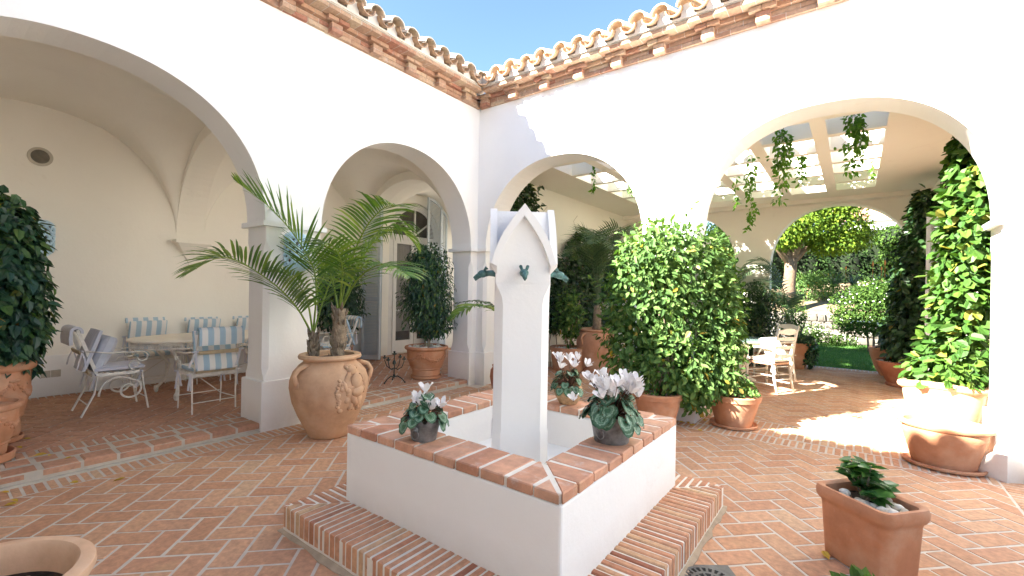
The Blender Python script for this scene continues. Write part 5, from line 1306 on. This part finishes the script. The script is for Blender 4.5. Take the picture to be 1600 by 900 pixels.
mb = MB(); mb.lathe([(.01, .02), (.205, .02), (.215, .03), (.275, .27), (.285, .29), (.283, .34), (.30, .35), (.318, .365), (.320, .385), (.305, .40), (.27, .395), (.262, .36), (.01, .33)], 60, sx=1.02, sy=.80); mb.build('pot', TERRA, t, smooth=True)
saucer(.285, .035, (0, 0, 0), t, TERRA, 1, .82); pebbles('pebbles', PEB, t, (0, 0), .24, .185, .355, 110, .030, G)
# guard stone
t = thing('guard_stone', 'small pointed white plaster guard stone at the foot of the right jamb', 'guard stone', (1.03, 5.50, 0))
mb = MB(); K = 10; Ls = [(0, -.02, .225)]
left = [(-.17*math.sin(math.pi/2*i/K), .16*math.sin(math.pi/2*i/K)*.9, .225*math.cos(math.pi/2*i/K)**.8) for i in range(K+1)]
right = [(.17*math.sin(math.pi/2*i/K), .10*math.sin(math.pi/2*i/K), .225*math.cos(math.pi/2*i/K)**.6) for i in range(K+1)]
for sgn, P in ((0, left), (1, right)):
    for i in range(K):
        a, b = P[i], P[i+1]; q = [(a[0], a[1]-.03, 0), (b[0], b[1]-.03, 0), (b[0], b[1]-.03, b[2]), (a[0], a[1]-.03, a[2])]; mb.poly(q if sgn else q[::-1])
        mb.poly([(a[0], a[1]-.03, a[2]), (b[0], b[1]-.03, b[2]), (b[0], .2, b[2]), (a[0], .2, a[2])])
mb.build('stone', WHITE, t, smooth=True)

# trough with hibiscus -------------------------------------------------------
TP = Vector((.085, 3.25, .005))
t = thing('potted_hibiscus', 'young glossy hibiscus in a rounded rectangular terracotta trough at the lower right', 'potted plant', TP, R(-40)); KS = .88
def rrect(hx, hy, r, z, n=6):
    P = []
    for cx, cy, a0 in ((hx-r, hy-r, 0), (-hx+r, hy-r, 90), (-hx+r, -hy+r, 180), (hx-r, -hy+r, 270)):
        for i in range(n+1): a = R(a0+90*i/n); P.append(((cx+r*math.cos(a))*.88, (cy+r*math.sin(a))*.88, z))
    return P
mb = MB(); mb.loft([rrect(*q) for q in ((.195, .135, .05, 0), (.205, .145, .05, .01), (.225, .16, .055, .30), (.228, .163, .055, .315), (.240, .175, .06, .325), (.250, .185, .065, .345), (.252, .187, .065, .375), (.243, .178, .06, .398), (.225, .160, .05, .400), (.208, .143, .045, .390), (.205, .140, .045, .33))], cap=True); mb.build('trough', TERRA, t, smooth=True)
mb = MB(); mb.loft([rrect(.21, .145, .045, .338), rrect(.15, .1, .03, .345)]); mb.build('soil', SOIL, t)
g = random.Random(2); mb = MB(); st_ = []
for k in range(11):
    a = g.uniform(0, 6.28); r_ = g.uniform(.04, .19); h = g.uniform(.07, .21); P = [Vector((-.05, .02, .33)), Vector((-.05+.4*r_*math.cos(a), .02+.4*r_*math.sin(a), .33+h*.7)), Vector((-.07+.75*r_*math.cos(a), .03+.75*r_*math.sin(a), .35+h*.9))]; st_.append(P)
    for i in range(9):
        f = .45+.55*i/8; p = P[1].lerp(P[2], (f-.45)/.55); d = Vector((math.cos(a+i*2.4), math.sin(a+i*2.4), .15+g.uniform(-.3, .3))); leaf(mb, p, d, Vector((0, 0, 1))+rdir(g)*.35, g.uniform(.07, .105), g.uniform(.055, .075), g.random()*.9, fold=.16, shape='heart')
mb.build('leaves', leafm('hibiscus_leaf', [(0, (.035, .11, .035)), (.6, (.06, .17, .045)), (.92, (.11, .25, .05)), (1, (.5, .4, .03))], .3, .2, .5), t, smooth='all'); stems(t, st_, [.005]*11, PALE_BARK)
mw = Matrix.Translation(TP)@Matrix.Rotation(R(-40), 4, 'Z'); rp_ = None
pos = [(.07, -.09), (.115, -.05), (.16, -.09), (.15, .0), (.175, .05), (.12, .07), (.06, .10), (.10, .01), (.03, -.10), (-.03, -.11), (-.09, -.10), (-.13, -.05), (-.02, -.06), (.18, -.03), (.02, .11), (.055, -.04)]
for k, (x, y) in enumerate(pos):
    if k < 4:
        mb = MB(); mb.ell((0, 0, 0), (.033, .024, .018), None, 14, 9, nz=.2, sd=k*3.1); o = mb.build('river_stone', [RIVER, PEB][k % 2], None, smooth='all'); protos = (protos if k else [])+[o]
    else: o = protos[k % 4].copy(); COL.objects.link(o)
    o.matrix_world = mw@Matrix.Translation((x*.86, y*.86, .358+.006*(k % 3)))@Euler((.2*math.sin(k*2), .2*math.cos(k*3), k*1.3)).to_matrix().to_4x4()@Matrix.Diagonal((1+.2*math.sin(k*5), 1+.2*math.cos(k*4), 1, 1))
    tag(o, 'smooth pale river stone lying on the soil of the hibiscus trough', 'stone', 'river stones in the trough')
# little plant whose leaf tips show at the bottom edge
LP = pt(1350, 1010, 1.9); LP.z = .005
t = thing('potted_hibiscus', 'small potted plant cut by the bottom edge, only glossy leaf tips showing', 'potted plant', LP)
mb = MB(); mb.lathe([(.01, 0), (.09, 0), (.12, .17), (.135, .18), (.135, .21), (.115, .21), (.01, .18)], 32); mb.build('pot', TERRA, t, smooth=True)
mb = MB(); g = random.Random(12); blobleaves(mb, [((0, 0, .255), (.10, .10, .065), 0)], 60, .08, .05, g, shell=(.3, 1), down=-.2, shape='heart'); mb.build('leaves', L_CYC if False else L_VINE, t)
stems(t, [[(0, 0, .18), (0, 0, .3)], [(.02, 0, .18), (.06, .02, .3)]], [.004]*2, PALE_BARK)
# drain
t = thing('floor_drain', 'round slotted cast drain cover set in a square plate beside the brick step', 'drain', (-.575, 2.52, .0), R(37))
mb = MB(); mb.box(-.17, .17, -.17, .17, -.01, .006); mb.build('plate', DRAINM, t)
mb = MB(); mb.lathe([(.001, .009), (.145, .009), (.147, .006)], 48); mb.build('cover', simple('painted_slot_dark', (.02, .02, .02), .7), t)  # near-black disc under the grate paints in the dark depth of the slots
mb = MB()
for k in range(24):
    a = k*2*math.pi/24; c_, s_ = math.cos(a), math.sin(a); mb.bar((c_*.095, s_*.095, .011), (c_*.132, s_*.132, .011), .012, .006)
for k in range(12):
    a = k*2*math.pi/12; c_, s_ = math.cos(a), math.sin(a); mb.bar((c_*.045, s_*.045, .011), (c_*.082, s_*.082, .011), .010, .006)
for r0, r1 in ((.13, .147), (.08, .097), (.03, .047)): mb.lathe([(r0, .008), (r0, .014), (r1, .014), (r1, .008)], 48)
mb.build('grate', DRAINM, t)
# hanging creepers from the skylights
def hanger(u, v0, v1, d, nl, W_, label, seed, m=L_HANG):
    g = random.Random(seed); top = pt(u, v0, d); k = (3.72-CAM.z)/(top.z-CAM.z); a = CAM+(top-CAM)*k; b = pt(u, v1, d*k); b.x = a.x+g.uniform(-.05, .05); b.y = a.y
    t = thing('hanging_creeper', label, 'creeper', a); mb = MB(); sm = MB(); L_ = a.z-b.z; ns = max(1, int(W_/.06))
    for s in range(ns):
        l = L_*(1 if s == 0 else g.uniform(.4, .85)); P = [Vector((g.uniform(-W_, W_)*.5*(i/6)*(s > 0)+.02*math.sin(i*1.7+s), g.uniform(-W_, W_)*.3*(i/6)*(s > 0), -l*i/6)) for i in range(7)]
        if s: P[0] = Vector((g.uniform(-.5, .5)*W_, 0, .1))
        sm.tube(P, .0025, 4)
        for i in range(int(nl*l/L_/max(1, ns)**.5)):
            f = g.random()**.85*5.99; j = int(f); p = P[j].lerp(P[j+1], f-j); clus = .5+.5*mnoise.noise(p*3+Vector((seed, 0, 0)))
            for _ in range(2):
                q = p+rdir(g)*W_*.26*(.4+clus); dd = (q-p)+Vector((0, 0, -.06))+rdir(g)*.06; leaf(mb, q, dd, rdir(g)+Vector((0, 0, .6)), g.uniform(.05, .085), g.uniform(.03, .045), g.random(), shape='heart')
    mb.build('leaves', m, t); sm.build('stems', GSTEM, t)
hanger(1150, 270, 330, 9.0, 26, .10, 'short dark creeper strand hanging at the far left of the big patio arch', 1)
hanger(1174, 235, 362, 8.2, 62, .22, 'longest creeper strand hanging left in the big patio arch', 2)
hanger(1222, 205, 315, 7.6, 90, .30, 'bushy creeper hanging second from the left in the big patio arch', 3)
hanger(1250, 235, 290, 7.9, 30, .16, 'short creeper tuft hanging between the two bushiest creepers', 4)
hanger(1334, 175, 268, 7.2, 90, .28, 'bushy creeper hanging below the skylight near the crown of the big arch', 5)
hanger(1362, 250, 285, 8.6, 10, .12, 'thin sparse creeper tip hanging at the right skylight corner', 6)
hanger(928, 253, 300, 7.6, 18, .10, 'thin creeper strand hanging inside the small arch behind the fountain pillar', 7)
hanger(985, 285, 305, 8.3, 10, .14, 'small creeper tuft at the right skylights of the small arch', 8)
t = thing('roof_vine', 'tangled vine growing over the skylight openings and dappling the light', 'climbing plant', (-2, 9, 4.05)); mb = MB(); g = random.Random(6)
for _ in range(12000):
    x = g.uniform(-2.3, 2.5); y = g.uniform(-1.2, 2.3); dn = mnoise.noise(Vector((x*.9, y*1.1, 2)))+.35*mnoise.noise(Vector((x*4, y*4, 0)))+.34*(y)/2+.16
    if g.random() > dn*2.0: continue
    leaf(mb, (x, y, g.uniform(0, .22)), rdir(g), rdir(g)*.6+Vector((0, 0, 1)), g.uniform(.07, .12), g.uniform(.05, .08), g.random(), shape='heart')
mb.build('foliage', L_HANG, t)

# ------------------------------------------------------------------ garden
mb = MB(); mb.box(-14, 14, 12.0, 18.6, -.1, -.012); lawn = struct(mb.build('lawn', GRASS))
g = random.Random(33); mb = MB()
for _ in range(26000):
    y = 12.05+6.4*g.random()**1.5; x = g.uniform(-3.2, 3.4); h = g.uniform(.02, .045); a = g.uniform(0, 6.28); q = Vector((x, y, -.012)); s = Vector((math.cos(a), math.sin(a), 0))*.005*(1+(y-12)*.15); mb.poly([q-s, q+s, q+Vector((g.uniform(-.015, .015), g.uniform(-.015, .015), h))], g.random())
tag(mb.build('grass_blades', leafm('grass_blade', [(0, (.05, .14, .02)), (1, (.09, .20, .035))], .5, .2)), 'short green grass of the sunlit and shaded lawn', 'grass', kind='stuff')
mb = MB(); mb.box(-12, 12, 11.98, 12.08, -.1, -.002); struct(mb.build('lawn_edging', STONE))
t = thing('garden_wall', 'low sunlit rubble stone retaining wall at the far side of the lawn', 'wall', (0, 18.6, 0)); mb = MB(); g = random.Random(3)
x = -10
rowz = [0, .24, .46, .7, .96]
for zi in range(4):
    x = -8+.1*zi
    while x < 10:
        w_ = g.uniform(.22, .5); P = [(x+.01, rowz[zi]+.01), (x+w_-.01, rowz[zi]+.01+g.uniform(-.02, .02)), (x+w_-.01-g.uniform(0, .03), rowz[zi+1]-.012+g.uniform(-.02, .02)), (x+w_*.5, rowz[zi+1]-.002+g.uniform(-.01, .02)), (x+.01+g.uniform(0, .03), rowz[zi+1]-.01)]
        cx = sum(p[0] for p in P)/5; cz = sum(p[1] for p in P)/5; d = g.uniform(.02, .06)
        mb.loft([[(px, 0, pz) for px, pz in P], [(px, -d, pz) for px, pz in P], [(cx+(px-cx)*.75, -d-.03, cz+(pz-cz)*.75) for px, pz in P]], g.random()); x += w_
mb.box(-12, 12, .0, .4, -.1, .97); mb.build('stones', RUBBLE, t, smooth=True)
t2 = MB(); n = 26; ids = [[t2.vert((-14+28*i/n, 18.8+j*1.6, .96+.42*j*.8+.12*mnoise.noise(Vector((i*.6, j*.7, 0))))) for j in range(9)] for i in range(n+1)]
for i in range(n):
    for j in range(8): t2.face((ids[i][j], ids[i+1][j], ids[i+1][j+1], ids[i][j+1]))
struct(t2.build('terrace_slope', EARTH, smooth='all'))
def shrub(name, label, cat, c, blobs, n, L_, W_, m, seed, shape='oval', flowers=0, group=None, stem=True, shell=(.5, 1.08), down=.1):
    t = thing(name, label, cat, c, group=group); mb = MB(); g = random.Random(seed); blobleaves(mb, blobs, n, L_, W_, g, shape=shape, shell=shell, down=down, out=1.1); mb.build('foliage', m, t)
    if flowers:
        fm = MB()
        for _ in range(flowers):
            b_ = g.choice(blobs); u = rdir(g); u.z = abs(u.z)*.8+.1; u.y = -abs(u.y); p = Vector(b_[0])+Vector((u.x*b_[1][0], u.y*b_[1][1], u.z*b_[1][2]))*1.06
            for k in range(4): fm.ell(p+rdir(g)*.014, (.015, .015, .011), None, 5, 3)
        fm.build('blossoms', FLOWB, t)
    if stem: stems(t, [[(.1*k-.1, 0, -.1), (.15*k-.15, 0, blobs[0][0][2]*.5), (.3*k-.3, 0, blobs[0][0][2])] for k in range(3)], [.03]*3)
    return t
def at(u, v, d): return pt(u, v, d)
def blobat(c, lst): return [(tuple(at(u, v, d)-Vector(c)), (a, b, e), 0) for u, v, d, a, b, e in lst]
c = at(1365, 530, 12.9); c.z = 0
shrub('flowering_bush', 'large sunlit bush dotted with white blossoms at the lawn edge', 'bush', c, blobat(c, [(1345, 480, 13, .75, .6, .55), (1385, 485, 12.8, .6, .6, .6), (1365, 460, 13.2, .6, .6, .45), (1325, 500, 13.2, .4, .4, .35), (1395, 460, 13.3, .45, .5, .4), (1350, 508, 12.9, .6, .45, .3), (1392, 512, 12.8, .5, .45, .3)]), 10500, .085, .045, L_BUSH, 5, flowers=90)
c = at(1290, 525, 14.6); c.z = 0
shrub('low_bush', 'low bright green planting with white flowers along the foot of the stone wall', 'bush', c, blobat(c, [(1262, 520, 14.6, .5, .3, .3), (1290, 527, 14.5, .5, .3, .22), (1318, 532, 14.5, .4, .3, .18)]), 1800, .075, .04, L_BUSH, 6, flowers=60, stem=False)
c = at(1243, 500, 13.6); c.z = 0
shrub('small_bush', 'upright bright shrub just right of the patio palm', 'bush', c, blobat(c, [(1243, 492, 13.6, .32, .3, .42), (1236, 510, 13.6, .3, .3, .35)]), 1500, .075, .035, L_BUSH, 7)
c = at(1270, 455, 17.5); c.z = 1.0
shrub('dark_bush', 'shaded green bush on the terrace behind the stone wall', 'bush', c, blobat(c, [(1270, 452, 17.5, .9, .6, .55), (1290, 440, 17.8, .7, .6, .5), (1252, 440, 18, .5, .5, .4)]), 2600, .11, .055, L_VINE, 8)
t = thing('aloe', 'clump of spiky grey-green aloe with orange flower spikes on the terrace', 'plant', at(1350, 440, 17)); g = random.Random(8); mb = MB(); fm = MB()
for cx in (-.9, -.3, .3, .8):
    for k in range(34):
        a = g.uniform(0, 6.28); e = g.uniform(.2, 1.3); l = g.uniform(.5, .85); d = Vector((math.cos(a)*math.cos(e), math.sin(a)*math.cos(e), math.sin(e))); q = Vector((cx, g.uniform(-.2, .2), -.2)); s = d.cross(Vector((0, 0, 1))).normalized()*.045; cs = []
        for j in range(5): cs.append((mb.vert(q-s*(1-j/4)), mb.vert(q+s*(1-j/4)))); q = q+d*l/4; d = (d+Vector((0, 0, -.10))).normalized()
        for j in range(4): mb.face((cs[j][0], cs[j][1], cs[j+1][1], cs[j+1][0]), g.random())
for (x, h) in ((-.55, .75), (.25, .95), (.6, 1.0), (.5, .7)): fm.tube([(x, 0, 0), (x, 0, h*.62)], .007, 5); fm.tube([(x, 0, h*.62), (x, 0, h*.7), (x, 0, h*.8)], [.025, .03, .005], 6)
mb.build('leaves', L_ALOE, t); fm.build('flower_spikes', ALOEF, t)
# trimmed tree
tb = at(1232, 455, 16.2)
t = thing('garden_tree', 'pale-trunked tree with a dense bright yellow-green umbrella crown beyond the lawn', 'tree', tb)
P0 = lambda u, v, d: at(u, v, d)-tb
mb = MB(); mb.tube([P0(1234, 480, 16.2), P0(1232, 450, 16.2), P0(1235, 425, 16.2), P0(1236, 405, 16.2)], [.26, .21, .19, .20], 12)
for (u, v, d) in ((1212, 385, 16.0), (1226, 380, 16.6), (1252, 378, 15.9), (1245, 365, 16.4), (1262, 385, 16.4)): mb.tube([P0(1235, 412, 16.2), P0((1235+u)/2, (408+v)/2+3, 16.2), P0(u, v, d), P0(u+(u-1235)*.6, v-25, d)], [.14, .11, .08, .03], 8)
mb.build('trunk', simple('tree_bark', (.17, .12, .08), .95, 9, .3, .8, bd=.02), t, smooth='all'); mb = MB(); g = random.Random(19); tbz = []
for (u, v, d, a, b, e) in ((1240, 350, 16, 1.1, 1.1, .7), (1290, 345, 16, 1.1, 1.1, .85), (1320, 360, 16.2, .9, .9, .6), (1275, 320, 16.2, 1.2, 1.1, .8), (1225, 370, 15.8, .6, .7, .45), (1300, 380, 15.9, .8, .8, .4), (1330, 375, 16.3, .6, .6, .4), (1250, 300, 16.3, 1.2, 1.1, .8), (1310, 300, 16.4, 1.2, 1.1, .8)): tbz.append((tuple(P0(u, v, d)), (a, b, e), 0))
blobleaves(mb, tbz, 15500, .12, .075, g, shell=(.65, 1.1), down=.7, shape='heart'); mb.build('crown', L_TREE, t)
def hedge(label, c, blobs, n, m, seed):
    t = shrub('hedge', label, 'hedge', c, blobs, n, .15, .085, m, seed, stem=False, shell=(.86, 1.06), down=.5); mb = MB()
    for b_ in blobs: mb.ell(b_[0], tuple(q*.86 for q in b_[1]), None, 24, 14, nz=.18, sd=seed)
    mb.build('dark_core', simple('hedge_dark_core', (.012, .02, .008), 1, 3, .4, 0), t, smooth='all'); return t  # near-black core added to darken the hedge and block views through it
c = at(1330, 440, 21); c.z = 1.2
hedge('tall hedge with shade painted into its dark green leaves, behind the aloes and the garden tree', c, blobat(c, [(1270, 430, 21, 2.2, .8, 1.7), (1340, 408, 21, 2.0, .8, 1.55), (1385, 395, 21, 1.5, .8, 1.2), (1215, 420, 21, 2.0, .8, 1.9), (1430, 405, 20.5, 1.5, .8, 1.3), (1160, 400, 21, 2, .8, 2.2), (1330, 455, 20.5, 2.5, .5, .9), (1400, 450, 20.5, 2.5, .5, .9)]), 15000, L_HEDGE, 12)
c = at(1402, 360, 18.5); c.z = 1
hedge('brighter sunlit shrub mass at the right end of the hedge', c, blobat(c, [(1402, 372, 18.5, .7, .7, .5), (1415, 400, 18.5, .8, .8, .9)]), 2600, L_BUSH, 13)
c = at(1130, 350, 20); c.z = 0
shrub('garden_shrub', 'sunlit loose shrubbery seen through the left patio end arch', 'shrub', c, blobat(c, [(1120, 350, 20, 2, 1, 1.6), (1080, 400, 19, 2, 1, 1.8), (1140, 410, 18, 1.2, .8, 1.2), (1010, 380, 20, 3, 1, 2.4)]), 7200, .16, .09, L_BUSH, 14, stem=False)
# neighbour house
HB = at(1365, 350, 34); hz = 0
t = thing('neighbour_house', 'white house with a clay tiled roof just above the hedge', 'house', (HB.x, HB.y, 0)); mb = MB()
zt = HB.z+.25; mb.box(-2.2, 1.35, 0, 6, 0, zt); mb.build('wall', WHITE, t)
mb = MB(); mb.box(1.36, 6, 1.2, 6, 0, zt-.3); mb.build('side_wing', CREAM, t)
mb = MB(); K = 60
for i in range(K):
    x = -2.6+i*.075*1.0*2
    if x > 1.7: break
    P = [(x+.065*math.cos(math.pi*j/6), .065*math.sin(math.pi*j/6)) for j in range(7)]
    mb.loft([[(a, -.35, zt+b) for a, b in P], [(a, 4.5, zt+1.9+b) for a, b in P]], random.random(), closed=False, cap=False)
mb.poly([(-2.7, -.33, zt+.01), (1.75, -.33, zt+.01), (1.75, 4.5, zt+1.9), (-2.7, 4.5, zt+1.9)]); mb.build('roof', simple('clay_roof', (.50, .30, .20), .9, 6, .25), t)
# fallen leaves
g = random.Random(50); n = 0; proto = None
for (u, v, z) in ((8, 770, .01), (22, 783, .01), (15, 790, .01), (62, 712, GZ+.01), (116, 755, .01), (187, 750, .01), (78, 712, GZ+.01), (107, 716, GZ+.01), (42, 686, GZ+.01), (30, 700, GZ+.01), (1075, 661, .012), (1081, 665, .012), (1065, 660, .012), (1100, 657, .012), (1094, 673, .012), (1290, 868, .012) ):
    p = onz(u, v, z)
    if proto is None:
        mb = MB(); leaf(mb, (-.03, 0, .004), (1, 0, .1), (0, 0, 1), .065, .035, 0, fold=.2, droop=.1); proto = o = mb.build('fallen_leaf', YLEAF)
    else: o = proto.copy(); COL.objects.link(o)
    o.location = p; o.rotation_euler = (g.uniform(-.2, .2), g.uniform(-.2, .2), g.uniform(0, 6.28)); o.scale = (g.uniform(.7, 1.3),)*3
    tag(o, 'small dry yellow leaf fallen on the brick paving', 'leaf', 'fallen leaves on the paving')
